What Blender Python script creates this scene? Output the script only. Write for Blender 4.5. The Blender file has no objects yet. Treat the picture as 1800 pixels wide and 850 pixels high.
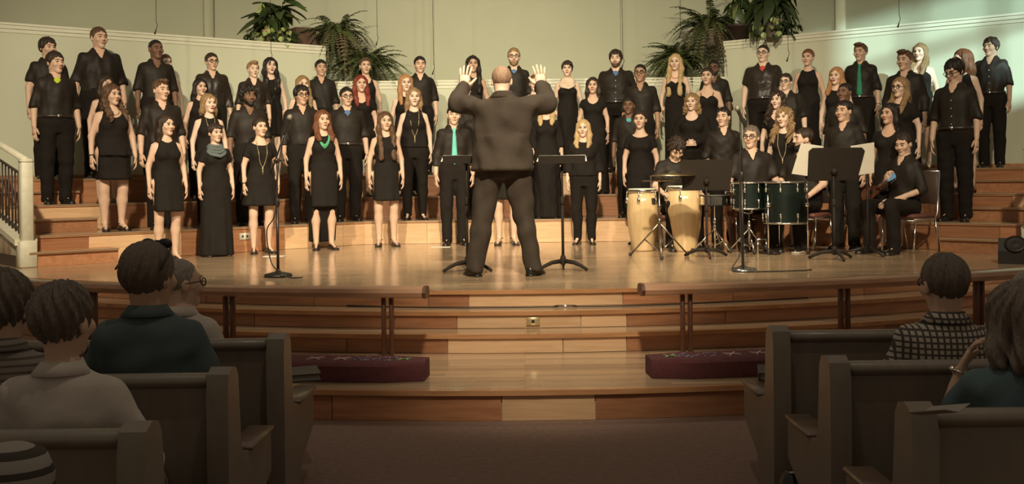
import bpy, math, random
import numpy as np
from mathutils import Vector, Matrix
R = math.radians
random.seed(7); np.random.seed(7)
SC = bpy.context.scene
COL = SC.collection

# ------------------------------------------------------------------ camera, world, lights, exposure
F, VX, VY, ROLL, CZ = 1740.0, 919.0, 312.8, 0.012, 1.435
cam = bpy.data.cameras.new('camera'); camo = bpy.data.objects.new('camera', cam); COL.objects.link(camo)
cam.sensor_fit = 'HORIZONTAL'; cam.sensor_width = 36.0; cam.lens = F/1800*36
cam.shift_x = -(VX-900)/1800; cam.shift_y = (VY-425)/1800
cam.clip_start = 0.05; cam.clip_end = 200
camo.location = (0, 0, CZ)
camo.rotation_euler = (Matrix.Rotation(R(90), 3, 'X') @ Matrix.Rotation(-ROLL, 3, 'Z')).to_euler()
SC.camera = camo
w = bpy.data.worlds.new('world'); SC.world = w; w.use_nodes = True
bgn = w.node_tree.nodes['Background']; bgn.inputs[0].default_value = (0.52, 0.42, 0.31, 1); bgn.inputs[1].default_value = 0.26
SC.view_settings.view_transform = 'Standard'; SC.view_settings.look = 'None'
SC.view_settings.exposure = 0.0; SC.view_settings.gamma = 1.0; SC.view_settings.use_curve_mapping = False

def lamp(name, kind, loc, target, energy, color, size=0.3, angle=60, blend=0.6):
    l = bpy.data.lights.new(name, kind); o = bpy.data.objects.new(name, l); COL.objects.link(o)
    l.energy = energy; l.color = color
    if kind == 'SPOT': l.spot_size = R(angle); l.spot_blend = blend; l.shadow_soft_size = size
    if kind == 'AREA': l.size = size
    o.location = loc
    o.rotation_euler = (Vector(target)-Vector(loc)).to_track_quat('-Z', 'Y').to_euler()
    return o
WARM = (1.0, 0.86, 0.62)
lamp('stage_spot_centre', 'SPOT', (0.4, 3.0, 6.4), (0.0, 13.2, 1.5), 4300, WARM, 0.14, 58, 0.7)
lamp('stage_spot_left', 'SPOT', (-3.2, 3.6, 6.2), (-3.6, 13.2, 2.1), 3300, WARM, 0.14, 58, 0.7)
lamp('stage_spot_right', 'SPOT', (3.6, 3.6, 6.2), (3.2, 13.0, 1.8), 1500, WARM, 0.14, 58, 0.7)
lamp('stage_downlight', 'SPOT', (0.2, 10.0, 7.2), (0.1, 9.8, 0.5), 850, (1.0, 0.88, 0.64), 0.35, 70, 0.9)
lamp('step_light', 'SPOT', (0.25, 1.6, 6.0), (0.12, 6.85, 0.32), 1650, (1.0, 0.87, 0.66), 0.25, 21, 0.9)
lamp('wall_wash', 'SPOT', (0.0, 12.4, 6.9), (0.0, 16.6, 2.6), 150, (0.96, 0.96, 0.60), 0.5, 100, 1.0)
lamp('pew_fill', 'POINT', (0.1, 2.6, 6.2), (0, 3, 0), 85, (1.0, 0.85, 0.66), 0.3)  # added fill with no visible fixture, lifts pew ends, heads and carpet
WIN_C = Vector((6.85, 12.6, 3.80)); WIN_SUN = Vector((10.3, -4.9, 9.3))
lamp('window_daylight', 'SPOT', WIN_SUN, WIN_C, 29000, (0.66, 0.98, 0.95), 0.09, 12, 0.05)
lamp('audience_rim', 'SPOT', (-2.0, 9.0, 8.6), (0.5, 3.6, 0.6), 50, (0.80, 0.90, 1.0), 0.5, 75, 0.9)  # added cool spot, not an opening; puts a rim on the listeners' heads

# ------------------------------------------------------------------ helpers
def at(px, py, D):
    """point of the place seen at photo pixel px,py at distance D"""
    a, b = px-VX, py-VY
    c, s = math.cos(ROLL), math.sin(ROLL)
    u = a*c - b*s; v = a*s + b*c
    return Vector((u/F*D, D, CZ - v/F*D))
def at_z(px, py, z):
    p = at(px, py, 1.0); k = (z-CZ)/(p.z-CZ)
    return Vector((p.x*k, k, z))
def hz(px): return VY - (px-VX)*ROLL

class MB:
    def __init__(s): s.v = []; s.n = 0; s.f = []
    def add(s, V, polys, mat=0):
        V = np.asarray(V, float).reshape(-1, 3); polys = np.asarray(polys, np.int64)
        if polys.ndim == 1: polys = polys[None]
        s.f.append((polys + s.n, mat)); s.v.append(V); s.n += len(V)
    def more(s, polys, base, mat=0): s.f.append((np.asarray(polys, np.int64)+base, mat))
    def rings(s, rings, mat=0, cap=True, closed=False):
        k = len(rings); n = len(rings[0]); base = s.n
        V = np.concatenate([np.asarray(r, float) for r in rings])
        q = []
        for i in range(k if closed else k-1):
            a = i*n; b = ((i+1) % k)*n
            j = np.arange(n); j2 = (j+1) % n
            q.append(np.stack([a+j, a+j2, b+j2, b+j], 1))
        s.add(V, np.concatenate(q), mat)
        if cap and not closed:
            s.more([list(range(n))[::-1]], base, mat); s.more([[(k-1)*n+i for i in range(n)]], base, mat)
    def tube(s, pts, r, n=8, mat=0, cap=True, closed=False, flat=1.0):
        P = [Vector(p) for p in pts]; m = len(P)
        if not hasattr(r, '__len__'): r = [r]*m
        rings = []; up = None
        for i in range(m):
            if closed: t = (P[(i+1) % m]-P[i-1])
            else: t = P[min(i+1, m-1)]-P[max(i-1, 0)]
            if t.length < 1e-9: t = Vector((0, 0, 1))
            t.normalize()
            if up is None:
                up = Vector((0, 0, 1)) if abs(t.z) < 0.9 else Vector((1, 0, 0))
            a = t.cross(up)
            if a.length < 1e-5: a = t.cross(Vector((0.3, 1, 0.2)))
            a.normalize(); b = a.cross(t).normalized(); up = b
            rings.append([P[i]+a*(r[i]*math.cos(2*math.pi*j/n))+b*(r[i]*flat*math.sin(2*math.pi*j/n)) for j in range(n)])
        s.rings(rings, mat, cap, closed)
    def lathe(s, prof, n=20, c=(0, 0, 0), mat=0, cap=True, ax=None):
        rings = []
        for r, z in prof:
            rings.append([(c[0]+r*math.cos(2*math.pi*j/n), c[1]+r*math.sin(2*math.pi*j/n), c[2]+z) for j in range(n)])
        s.rings(rings, mat, cap)
    def box(s, c, d, mat=0, M=None, bev=0.0):
        x, y, z = [q/2 for q in d]; c = Vector(c)
        if bev <= 0:
            V = [(-x, -y, -z), (x, -y, -z), (x, y, -z), (-x, y, -z), (-x, -y, z), (x, -y, z), (x, y, z), (-x, y, z)]
            fs = [(0, 3, 2, 1), (4, 5, 6, 7), (0, 1, 5, 4), (1, 2, 6, 5), (2, 3, 7, 6), (3, 0, 4, 7)]
            V = [(M @ Vector(v) if M else Vector(v))+c for v in V]
            s.add(V, fs, mat)
        else:
            b = min(bev, x*.9, y*.9, z*.9); rings = []
            for zz, ins in ((-z, b), (-z+b, 0), (z-b, 0), (z, b)):
                o = [(-x+b, -y+ins), (x-b, -y+ins), (x-ins, -y+b), (x-ins, y-b), (x-b, y-ins), (-x+b, y-ins), (-x+ins, y-b), (-x+ins, -y+b)]
                rings.append([(M @ Vector((p, q, zz)) if M else Vector((p, q, zz)))+c for p, q in o])
            s.rings(rings, mat)
    def ico(s, c, r, mat=0, n=8, m=6, M=None):
        rings = []
        for i in range(m+1):
            ph = math.pi*(0.03+0.94*i/m)
            ring = []
            for j in range(n):
                v = Vector((r[0]*math.sin(ph)*math.cos(2*math.pi*j/n), r[1]*math.sin(ph)*math.sin(2*math.pi*j/n), -r[2]*math.cos(ph)))
                ring.append((M @ v if M else v)+Vector(c))
            rings.append(ring)
        s.rings(rings, mat)
    def prism(s, pts, dirv, mat=0):
        """planar outline extruded by dirv"""
        dv = Vector(dirv); s.rings([[Vector(p) for p in pts], [Vector(p)+dv for p in pts]], mat)
    def merge(s, V, Q, mat=0): s.add(V, Q, mat)
    def xform(s, M):
        A = np.array(M); 
        for i, V in enumerate(s.v): s.v[i] = V @ A[:3, :3].T + A[:3, 3]
        return s
    def mesh(s, name, mats, smooth=True):
        me = bpy.data.meshes.new(name)
        V = np.concatenate(s.v).astype(np.float32)
        loops = np.concatenate([p.ravel() for p, m in s.f]).astype(np.int32)
        tot = np.concatenate([np.full(len(p), p.shape[1]) for p, m in s.f]).astype(np.int32)
        mi = np.concatenate([np.full(len(p), m) for p, m in s.f]).astype(np.int32)
        st = np.concatenate([[0], np.cumsum(tot)[:-1]]).astype(np.int32)
        me.vertices.add(len(V)); me.vertices.foreach_set('co', V.ravel())
        me.loops.add(len(loops)); me.loops.foreach_set('vertex_index', loops)
        me.polygons.add(len(st)); me.polygons.foreach_set('loop_start', st)
        try: me.polygons.foreach_set('loop_total', tot)
        except Exception: pass
        me.polygons.foreach_set('material_index', mi)
        me.polygons.foreach_set('use_smooth', np.full(len(st), smooth))
        for m in (mats if isinstance(mats, (list, tuple)) else [mats]): me.materials.append(m)
        me.update(calc_edges=True); me.validate()
        return me
    def build(s, name, mats, parent=None, loc=(0, 0, 0), smooth=True, sharp=None):
        me = s.mesh(name, mats, smooth)
        if smooth and sharp is not None:
            try: me.set_sharp_from_angle(angle=R(sharp))
            except Exception: pass
        return link(name, me, parent, loc)
def link(name, me, parent=None, loc=(0, 0, 0), rz=0.0):
    o = bpy.data.objects.new(name, me); COL.objects.link(o); o.location = loc
    if rz: o.rotation_euler = (0, 0, rz)
    if parent: o.parent = parent
    return o
def tag(o, label=None, cat=None, group=None, kind=None):
    if label: o['label'] = label
    if cat: o['category'] = cat
    if group: o['group'] = group
    if kind: o['kind'] = kind
    return o
def thing(name, label, cat, loc=(0, 0, 0), rz=0.0, group=None):
    o = link(name, None, None, loc, rz); o.empty_display_size = 0.1
    return tag(o, label, cat, group)
def struct(o, label=None): o['kind'] = 'structure'; (label and tag(o, label)); return o

# ------------------------------------------------------------------ materials
MATS = {}
def mat(name, col, rough=0.6, metal=0.0, coat=0.0, sheen=0.0, spec=0.5, noise=0.0, nscale=8.0, bump=0.0, bscale=60.0, stretch=(1, 1, 1), rnd=0.0, trans=0.0, emit=None):
    m = bpy.data.materials.new(name); m.use_nodes = True; nt = m.node_tree; N = nt.nodes; L = nt.links
    b = N['Principled BSDF']; MATS[name] = m
    b.inputs['Base Color'].default_value = (*col, 1); b.inputs['Roughness'].default_value = rough; b.inputs['Metallic'].default_value = metal
    b.inputs['Coat Weight'].default_value = coat; b.inputs['Coat Roughness'].default_value = 0.12
    b.inputs['Sheen Weight'].default_value = sheen; b.inputs['Specular IOR Level'].default_value = spec
    if trans: b.inputs['Transmission Weight'].default_value = trans
    tc = N.new('ShaderNodeTexCoord'); mp = N.new('ShaderNodeMapping'); mp.inputs['Scale'].default_value = stretch
    L.new(tc.outputs['Object'], mp.inputs[0])
    if noise or rnd:
        nz = N.new('ShaderNodeTexNoise'); nz.inputs['Scale'].default_value = nscale; nz.inputs['Detail'].default_value = 4
        L.new(mp.outputs[0], nz.inputs['Vector'])
        hs = N.new('ShaderNodeHueSaturation'); hs.inputs['Color'].default_value = (*col, 1)
        mr = N.new('ShaderNodeMapRange'); mr.inputs['To Min'].default_value = 1-noise*1.6; mr.inputs['To Max'].default_value = 1+noise*1.6
        mr.inputs['From Min'].default_value = 0.2; mr.inputs['From Max'].default_value = 0.8
        L.new(nz.outputs['Fac'], mr.inputs['Value'])
        val = mr.outputs[0]
        if rnd:
            oi = N.new('ShaderNodeObjectInfo'); m2 = N.new('ShaderNodeMapRange'); m2.inputs['To Min'].default_value = 1-rnd; m2.inputs['To Max'].default_value = 1+rnd
            L.new(oi.outputs['Random'], m2.inputs['Value'])
            mu = N.new('ShaderNodeMath'); mu.operation = 'MULTIPLY'; L.new(val, mu.inputs[0]); L.new(m2.outputs[0], mu.inputs[1]); val = mu.outputs[0]
        L.new(val, hs.inputs['Value']); L.new(hs.outputs[0], b.inputs['Base Color'])
    if bump:
        n2 = N.new('ShaderNodeTexNoise'); n2.inputs['Scale'].default_value = bscale; n2.inputs['Detail'].default_value = 3
        L.new(mp.outputs[0], n2.inputs['Vector'])
        bp = N.new('ShaderNodeBump'); bp.inputs['Strength'].default_value = bump; bp.inputs['Distance'].default_value = 0.01
        L.new(n2.outputs['Fac'], bp.inputs['Height']); L.new(bp.outputs[0], b.inputs['Normal'])
    if emit: b.inputs['Emission Color'].default_value = (*emit[0], 1); b.inputs['Emission Strength'].default_value = emit[1]
    return m
def wood(name, c1, c2, rough=0.3, coat=0.3, gscale=3.0, stretch=(1, 14, 14), rnd=0.25, boards=None):
    m = bpy.data.materials.new(name); m.use_nodes = True; nt = m.node_tree; N = nt.nodes; L = nt.links; b = N['Principled BSDF']; MATS[name] = m
    b.inputs['Roughness'].default_value = rough; b.inputs['Coat Weight'].default_value = coat; b.inputs['Coat Roughness'].default_value = 0.12
    tc = N.new('ShaderNodeTexCoord'); mp = N.new('ShaderNodeMapping'); mp.inputs['Scale'].default_value = stretch
    oi = N.new('ShaderNodeObjectInfo')
    ad = N.new('ShaderNodeVectorMath'); ad.operation = 'MULTIPLY_ADD'; ad.inputs[1].default_value = (37, 19, 11)
    cb = N.new('ShaderNodeCombineXYZ')
    for i in range(3): L.new(oi.outputs['Random'], cb.inputs[i])
    L.new(cb.outputs[0], ad.inputs[0]); L.new(tc.outputs['Object'], ad.inputs[2]); L.new(ad.outputs[0], mp.inputs[0])
    nz = N.new('ShaderNodeTexNoise'); nz.inputs['Scale'].default_value = gscale; nz.inputs['Detail'].default_value = 6; nz.inputs['Distortion'].default_value = 0.6
    L.new(mp.outputs[0], nz.inputs['Vector'])
    rp = N.new('ShaderNodeValToRGB'); rp.color_ramp.elements[0].color = (*c1, 1); rp.color_ramp.elements[1].color = (*c2, 1)
    rp.color_ramp.elements[0].position = 0.3; rp.color_ramp.elements[1].position = 0.7
    L.new(nz.outputs['Fac'], rp.inputs[0]); out = rp.outputs[0]
    if boards:
        br = N.new('ShaderNodeTexBrick'); br.offset = 0.37; br.offset_frequency = 3
        br.inputs['Color1'].default_value = (0.72, 0.72, 0.72, 1); br.inputs['Color2'].default_value = (1.22, 1.18, 1.12, 1); br.inputs['Mortar'].default_value = (0.45, 0.4, 0.35, 1)
        br.inputs['Scale'].default_value = 1; br.inputs['Mortar Size'].default_value = 0.0012; br.inputs['Brick Width'].default_value = boards[0]; br.inputs['Row Height'].default_value = boards[1]
        L.new(tc.outputs['Object'], br.inputs['Vector'])
        mx = N.new('ShaderNodeMix'); mx.data_type = 'RGBA'; mx.blend_type = 'MULTIPLY'; mx.inputs[0].default_value = 1
        L.new(out, mx.inputs[6]); L.new(br.outputs['Color'], mx.inputs[7]); out = mx.outputs[2]
        n3 = N.new('ShaderNodeTexNoise'); n3.inputs['Scale'].default_value = 2.0; L.new(tc.outputs['Object'], n3.inputs['Vector'])
        r3 = N.new('ShaderNodeMapRange'); r3.inputs['To Min'].default_value = rough*0.7; r3.inputs['To Max'].default_value = rough*1.4
        L.new(n3.outputs['Fac'], r3.inputs['Value']); L.new(r3.outputs[0], b.inputs['Roughness'])
    if rnd:
        hs = N.new('ShaderNodeHueSaturation'); m2 = N.new('ShaderNodeMapRange'); m2.inputs['To Min'].default_value = 1-rnd; m2.inputs['To Max'].default_value = 1+rnd
        L.new(oi.outputs['Random'], m2.inputs['Value']); L.new(m2.outputs[0], hs.inputs['Value']); L.new(out, hs.inputs['Color']); out = hs.outputs[0]
    L.new(out, b.inputs['Base Color'])
    return m
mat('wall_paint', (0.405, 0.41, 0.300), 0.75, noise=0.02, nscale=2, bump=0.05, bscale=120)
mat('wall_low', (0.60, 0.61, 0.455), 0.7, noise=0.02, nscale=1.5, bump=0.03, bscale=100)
mat('white_trim', (0.70, 0.69, 0.54), 0.55, noise=0.03)
mat('newel_paint', (0.62, 0.58, 0.44), 0.55, noise=0.08, nscale=14)
mat('carpet', (0.25, 0.155, 0.115), 0.95, noise=0.12, nscale=30, bump=0.5, bscale=300)
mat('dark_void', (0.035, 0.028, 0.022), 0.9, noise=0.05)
wood('stage_floor', (0.38, 0.265, 0.16), (0.50, 0.355, 0.225), 0.24, 0.55, 2.5, (1, 16, 1), 0, (1.4, 0.057))
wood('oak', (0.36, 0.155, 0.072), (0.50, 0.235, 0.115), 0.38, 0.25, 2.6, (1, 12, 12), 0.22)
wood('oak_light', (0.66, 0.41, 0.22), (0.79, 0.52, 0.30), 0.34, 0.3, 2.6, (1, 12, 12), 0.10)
wood('oak_rail', (0.48, 0.25, 0.14), (0.62, 0.35, 0.2), 0.3, 0.35, 2.0, (1, 10, 10), 0.05)
wood('oak_nosing', (0.40, 0.19, 0.08), (0.58, 0.30, 0.14), 0.28, 0.5, 2.0, (1, 10, 10), 0.05)
mat('nosing_strip', (0.62, 0.50, 0.34), 0.28, 0.6)
mat('nosing_dark', (0.055, 0.035, 0.022), 0.5)
wood('pew_wood', (0.20, 0.168, 0.128), (0.24, 0.20, 0.152), 0.45, 0.1, 2.0, (8, 2, 2), 0.05)
wood('pew_seat', (0.14, 0.09, 0.06), (0.2, 0.13, 0.085), 0.4, 0.2, 2.0, (2, 8, 8), 0.05)
mat('post_wood', (0.13, 0.05, 0.025), 0.4, noise=0.1, nscale=20)
mat('maroon', (0.11, 0.028, 0.030), 0.95, noise=0.15, nscale=40, bump=0.6, bscale=350)
mat('thread_white', (0.45, 0.30, 0.26), 0.9); mat('thread_green', (0.22, 0.33, 0.14), 0.9); mat('thread_violet', (0.22, 0.17, 0.23), 0.9)
mat('iron', (0.045, 0.030, 0.022), 0.5)
mat('black_metal', (0.028, 0.022, 0.018), 0.38, 0.3); mat('chrome', (0.75, 0.72, 0.66), 0.16, 1.0)
mat('black_plastic', (0.02, 0.017, 0.014), 0.5); mat('mic_grille', (0.22, 0.20, 0.15), 0.45, 0.7, bump=0.4, bscale=500)
mat('stand_black', (0.026, 0.020, 0.015), 0.7, 0.0, spec=0.2)
mat('paper', (0.75, 0.70, 0.58), 0.8, noise=0.03); mat('brass', (0.75, 0.62, 0.32), 0.35, 0.7); mat('ivory', (0.72, 0.66, 0.5), 0.5)
wood('conga_wood', (0.62, 0.42, 0.21), (0.76, 0.56, 0.31), 0.25, 0.5, 2.0, (12, 12, 1), 0.04)
wood('conga_dark', (0.06, 0.02, 0.012), (0.10, 0.035, 0.02), 0.25, 0.5, 2.0, (12, 12, 1), 0)
mat('drum_skin', (0.74, 0.68, 0.50), 0.6, noise=0.06, nscale=12); mat('drum_green', (0.003, 0.009, 0.006), 0.35, 0.0, coat=0.25)
mat('cymbal', (0.72, 0.56, 0.30), 0.3, 1.0); mat('drum_head', (0.7, 0.68, 0.6), 0.5)
mat('chair_vinyl', (0.13, 0.045, 0.03), 0.55); mat('chair_back', (0.06, 0.035, 0.025), 0.5)
mat('guitar_dark', (0.10, 0.035, 0.018), 0.2, coat=0.6); mat('guitar_blue', (0.16, 0.38, 0.72), 0.25, coat=0.5); mat('stick', (0.7, 0.5, 0.3), 0.5)
mat('leaf_fern', (0.075, 0.095, 0.030), 0.6, noise=0.25, nscale=10, rnd=0.35); mat('leaf_dark', (0.035, 0.055, 0.016), 0.4, noise=0.2, rnd=0.4)
mat('leaf_light', (0.30, 0.36, 0.12), 0.4, noise=0.25, nscale=14, rnd=0.3); mat('leaf_dry', (0.16, 0.12, 0.06), 0.8, noise=0.2)
mat('pot_dark', (0.035, 0.020, 0.014), 0.5); mat('terracotta', (0.42, 0.25, 0.14), 0.8, noise=0.12); mat('soil', (0.03, 0.02, 0.012), 0.95); mat('pot_grey', (0.24, 0.20, 0.15), 0.8, noise=0.1)
# people
SK = [mat('skin_%d' % i, c, 0.55, spec=0.35, noise=0.05, nscale=18) for i, c in enumerate([
    (0.74, 0.52, 0.39), (0.65, 0.43, 0.305), (0.56, 0.35, 0.235), (0.40, 0.235, 0.145), (0.19, 0.10, 0.06), (0.115, 0.058, 0.034)])]
LIPS = [mat('lips_%d' % i, c, 0.45) for i, c in enumerate([(0.50, 0.20, 0.15), (0.48, 0.07, 0.06), (0.26, 0.11, 0.08), (0.56, 0.28, 0.21)])]
mat('mouth_dark', (0.06, 0.02, 0.018), 0.7); mat('eye_white', (0.42, 0.36, 0.30), 0.35); mat('iris', (0.025, 0.016, 0.010), 0.2)
HC = {k: mat('hair_'+k, c, 0.42, spec=0.35, noise=0.28, nscale=30, stretch=(5, 5, 0.7), bump=0.5, bscale=60) for k, c in dict(
    black=(0.016, 0.012, 0.009), dark=(0.035, 0.021, 0.013), brown=(0.10, 0.052, 0.026), auburn=(0.15, 0.055, 0.024), red=(0.20, 0.032, 0.02), straw=(0.40, 0.20, 0.085),
    blond=(0.52, 0.36, 0.17), dirty=(0.27, 0.165, 0.075), grey=(0.20, 0.16, 0.125), mixgrey=(0.15, 0.118, 0.09), stubble=(0.34, 0.215, 0.14), umber=(0.15, 0.112, 0.082), white=(0.30, 0.26, 0.21)).items()}
def cloth(name, col, rough=0.85, sheen=0.0, b=0.35, bs=26, **k): return mat(name, col, rough, sheen=sheen, spec=0.25, noise=0.12, nscale=6, bump=b, bscale=bs, **k)
cloth('shirt_black', (0.021, 0.0155, 0.011), 0.6); cloth('shirt_satin', (0.030, 0.022, 0.016), 0.36, b=0.6)
cloth('dress_black', (0.0125, 0.0092, 0.0068), 0.85); cloth('trouser_black', (0.013, 0.0095, 0.007), 0.9); cloth('suit', (0.050, 0.037, 0.027), 0.85); cloth('suit_trouser', (0.046, 0.034, 0.025), 0.85)
mat('shoe_black', (0.016, 0.012, 0.009), 0.3); mat('belt', (0.03, 0.02, 0.014), 0.4); mat('button_white', (0.6, 0.53, 0.42), 0.4)
def plain(n, c): return cloth('c_'+n, c, b=0.2)
for n, c in dict(neon=(0.55, 0.66, 0.05), blue=(0.10, 0.19, 0.36), teal=(0.10, 0.40, 0.38), red=(0.62, 0.09, 0.05), turq=(0.16, 0.56, 0.47), green=(0.04, 0.25, 0.13), cream=(0.78, 0.60, 0.46),
                 scarf=(0.12, 0.14, 0.135), white=(0.55, 0.49, 0.42), audteal=(0.085, 0.115, 0.115), khaki=(0.22, 0.17, 0.13), teal2=(0.10, 0.15, 0.16), grey=(0.22, 0.19, 0.17), jade=(0.10, 0.42, 0.22), gold=(0.62, 0.48, 0.26), coral=(0.7, 0.2, 0.13)).items(): plain(n, c)
def checked(name, c1, c2, sx, sz, stripes=False):
    m = cloth(name, c1, b=0.15); nt = m.node_tree; N = nt.nodes; L = nt.links; b = N['Principled BSDF']
    for l in list(b.inputs['Base Color'].links): L.remove(l)
    tc = N.new('ShaderNodeTexCoord'); sp = N.new('ShaderNodeSeparateXYZ'); L.new(tc.outputs['Object'], sp.inputs[0])
    outs = []
    for ax, fr in ((0, sx), (2, sz)):
        if stripes and ax == 0: continue
        mu = N.new('ShaderNodeMath'); mu.operation = 'MULTIPLY'; mu.inputs[1].default_value = fr; L.new(sp.outputs[ax], mu.inputs[0])
        fr_ = N.new('ShaderNodeMath'); fr_.operation = 'FRACT'; L.new(mu.outputs[0], fr_.inputs[0])
        gt = N.new('ShaderNodeMath'); gt.operation = 'GREATER_THAN'; gt.inputs[1].default_value = 0.36; L.new(fr_.outputs[0], gt.inputs[0]); outs.append(gt.outputs[0])
    v = outs[0]
    if len(outs) > 1:
        mm = N.new('ShaderNodeMath'); mm.operation = 'MULTIPLY'; L.new(outs[0], mm.inputs[0]); L.new(outs[1], mm.inputs[1]); v = mm.outputs[0]
    mx = N.new('ShaderNodeMix'); mx.data_type = 'RGBA'; mx.inputs[6].default_value = (*c1, 1); mx.inputs[7].default_value = (*c2, 1)
    L.new(v, mx.inputs[0]); L.new(mx.outputs[2], b.inputs['Base Color'])
    return m
checked('check_shirt', (0.09, 0.075, 0.06), (0.48, 0.43, 0.36), 40, 40)
checked('stripe_shirt', (0.10, 0.085, 0.07), (0.22, 0.19, 0.16), 40, 40, True)
M = MATS
# ------------------------------------------------------------------ the setting
AX = 0.06                                   # axis of the chancel
ZP, ZS1, ZS2, ZS, TH = 0.18, 0.315, 0.44, 0.565, 0.31
CC = Vector((AX, 15.5))                     # centre of the stage arcs
def arc(r, a0, a1, n): return [(CC.x+r*math.sin(R(a0+(a1-a0)*i/n)), CC.y-r*math.cos(R(a0+(a1-a0)*i/n))) for i in range(n+1)]
def slab(name, outline, z0, z1, material, parent=None):
    b = MB(); b.rings([[(x, y, z0) for x, y in outline], [(x, y, z1) for x, y in outline]], 0); return b.build(name, M[material], parent, smooth=False)
b = MB(); b.box((0, 3, -0.06), (26, 14, 0.12)); struct(b.build('floor', M['carpet'], smooth=False))
def disc(name, r, z0, z1, amax, material):
    a = arc(r, -amax, amax, 48); out = a + [(CC.x+6.9, CC.y-2), (CC.x-6.9, CC.y-2)] if False else a + [(a[-1][0], 17.5), (a[0][0], 17.5)]
    return struct(slab(name, out, z0, z1, material))
disc('floor_platform', 9.63, 0.0, ZP-0.001, 56, 'stage_floor')
disc('floor_step', 8.38, 0.02, ZS1-0.001, 56, 'stage_floor')
disc('floor_step_upper', 8.09, 0.03, ZS2-0.001, 56, 'stage_floor')
disc('floor_stage', 7.8, 0.04, ZS-0.001, 57, 'stage_floor')
floor_stage = bpy.data.objects['floor_stage']
# riser boards and nosings of the curved steps
def arc_plank(r, a0, a1, z0, z1, th, parent, material, n=4, name='plank'):
    o = arc(r+th, a0, a1, n); i = arc(r-0.005, a0, a1, n)[::-1]
    mid = arc(r, (a0+a1)/2, (a0+a1)/2, 1)[0]; ang = R((a0+a1)/2)
    bb = MB(); pts = o+i
    rot = Matrix.Rotation(-ang, 2)
    loc = [tuple(rot @ (Vector(p)-Vector(mid))) for p in pts]
    zc = (z0+z1)/2
    bb.rings([[(x, y, z0-zc) for x, y in loc], [(x, y, z1-zc) for x, y in loc]])
    ob = bb.build(name, M[material], parent, (mid[0], mid[1], zc), smooth=False); ob.rotation_euler = (0, 0, ang); return ob
def arc_steps(parent, r, z0, z1, amax, light, seedv, plen):
    rnd = random.Random(seedv); a = -amax
    while a < amax-0.2:
        L = rnd.uniform(*plen)/r*180/math.pi
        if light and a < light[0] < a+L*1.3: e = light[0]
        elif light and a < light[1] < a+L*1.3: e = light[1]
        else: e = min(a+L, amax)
        pale_board = light and a >= light[0]-0.01 and e <= light[1]+0.01  # boards inside the centre span take the paler oak
        arc_plank(r, a+0.02, e-0.02, z0+0.002, z1-0.028, 0.012+rnd.uniform(0, 0.002), parent, 'oak_light' if pale_board else 'oak')
        a = e
    nd = arc_plank(r, -amax, amax, z1-0.027, z1+0.003, 0.034, parent, 'oak_nosing', 60, 'nosing')
    arc_plank(r+0.034, -amax, amax, z1-0.030, z1-0.012, 0.004, nd, 'nosing_dark', 60, 'nosing_shadow')  # dark strip standing in for the shadow of the nosing overhang
D_ = bpy.data.objects
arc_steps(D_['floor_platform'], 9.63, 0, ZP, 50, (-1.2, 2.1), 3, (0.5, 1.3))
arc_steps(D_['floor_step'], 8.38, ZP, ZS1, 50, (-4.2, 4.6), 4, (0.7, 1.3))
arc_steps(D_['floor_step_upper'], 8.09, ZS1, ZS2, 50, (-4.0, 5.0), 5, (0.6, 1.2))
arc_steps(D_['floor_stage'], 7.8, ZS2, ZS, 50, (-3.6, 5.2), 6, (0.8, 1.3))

# choir tiers: three straight facets wrapped round the stage
BASE = [Vector((-5.45, 10.52)), Vector((-2.15, 13.4)), Vector((2.27, 13.4)), Vector((5.57, 10.52))]
def nrm(a, b): d = (b-a).normalized(); return Vector((-d.y, d.x))
def offs(o):
    n = [nrm(BASE[i], BASE[i+1]) for i in range(3)]
    out = [BASE[0]+n[0]*o]
    for i in (1, 2):
        m = (n[i-1]+n[i]).normalized(); out.append(BASE[i]+m*(o/m.dot(n[i])))
    out.append(BASE[3]+n[2]*o); return out
TD = 0.93
def tier_z(r): return ZS + TH*r
def band(o0, o1, z0, z1, name, material, ext=0.0):
    a, b = offs(o0), offs(o1); out = []
    obs = MB()
    for i in range(3):
        p, q, r_, s_ = a[i], a[i+1], b[i+1], b[i]
        obs.rings([[(v.x, v.y, z0) for v in (p, q, r_, s_)], [(v.x, v.y, z1) for v in (p, q, r_, s_)]])
    return obs.build(name, M[material], None, smooth=False)
def strip(p, q, z0, z1, th, name, material, parent, front=True):
    """board along p->q standing in front of the line"""
    d = q-p; L = d.length; ang = math.atan2(d.y, d.x); n = Vector((d.y, -d.x)).normalized()
    c = (p+q)/2 + n*(th/2)
    bb = MB(); bb.box((0, 0, 0), (L, th, z1-z0)); ob = bb.build(name, M[material], parent, (c.x, c.y, (z0+z1)/2), smooth=False); ob.rotation_euler = (0, 0, ang); return ob
rnd = random.Random(21)
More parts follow.
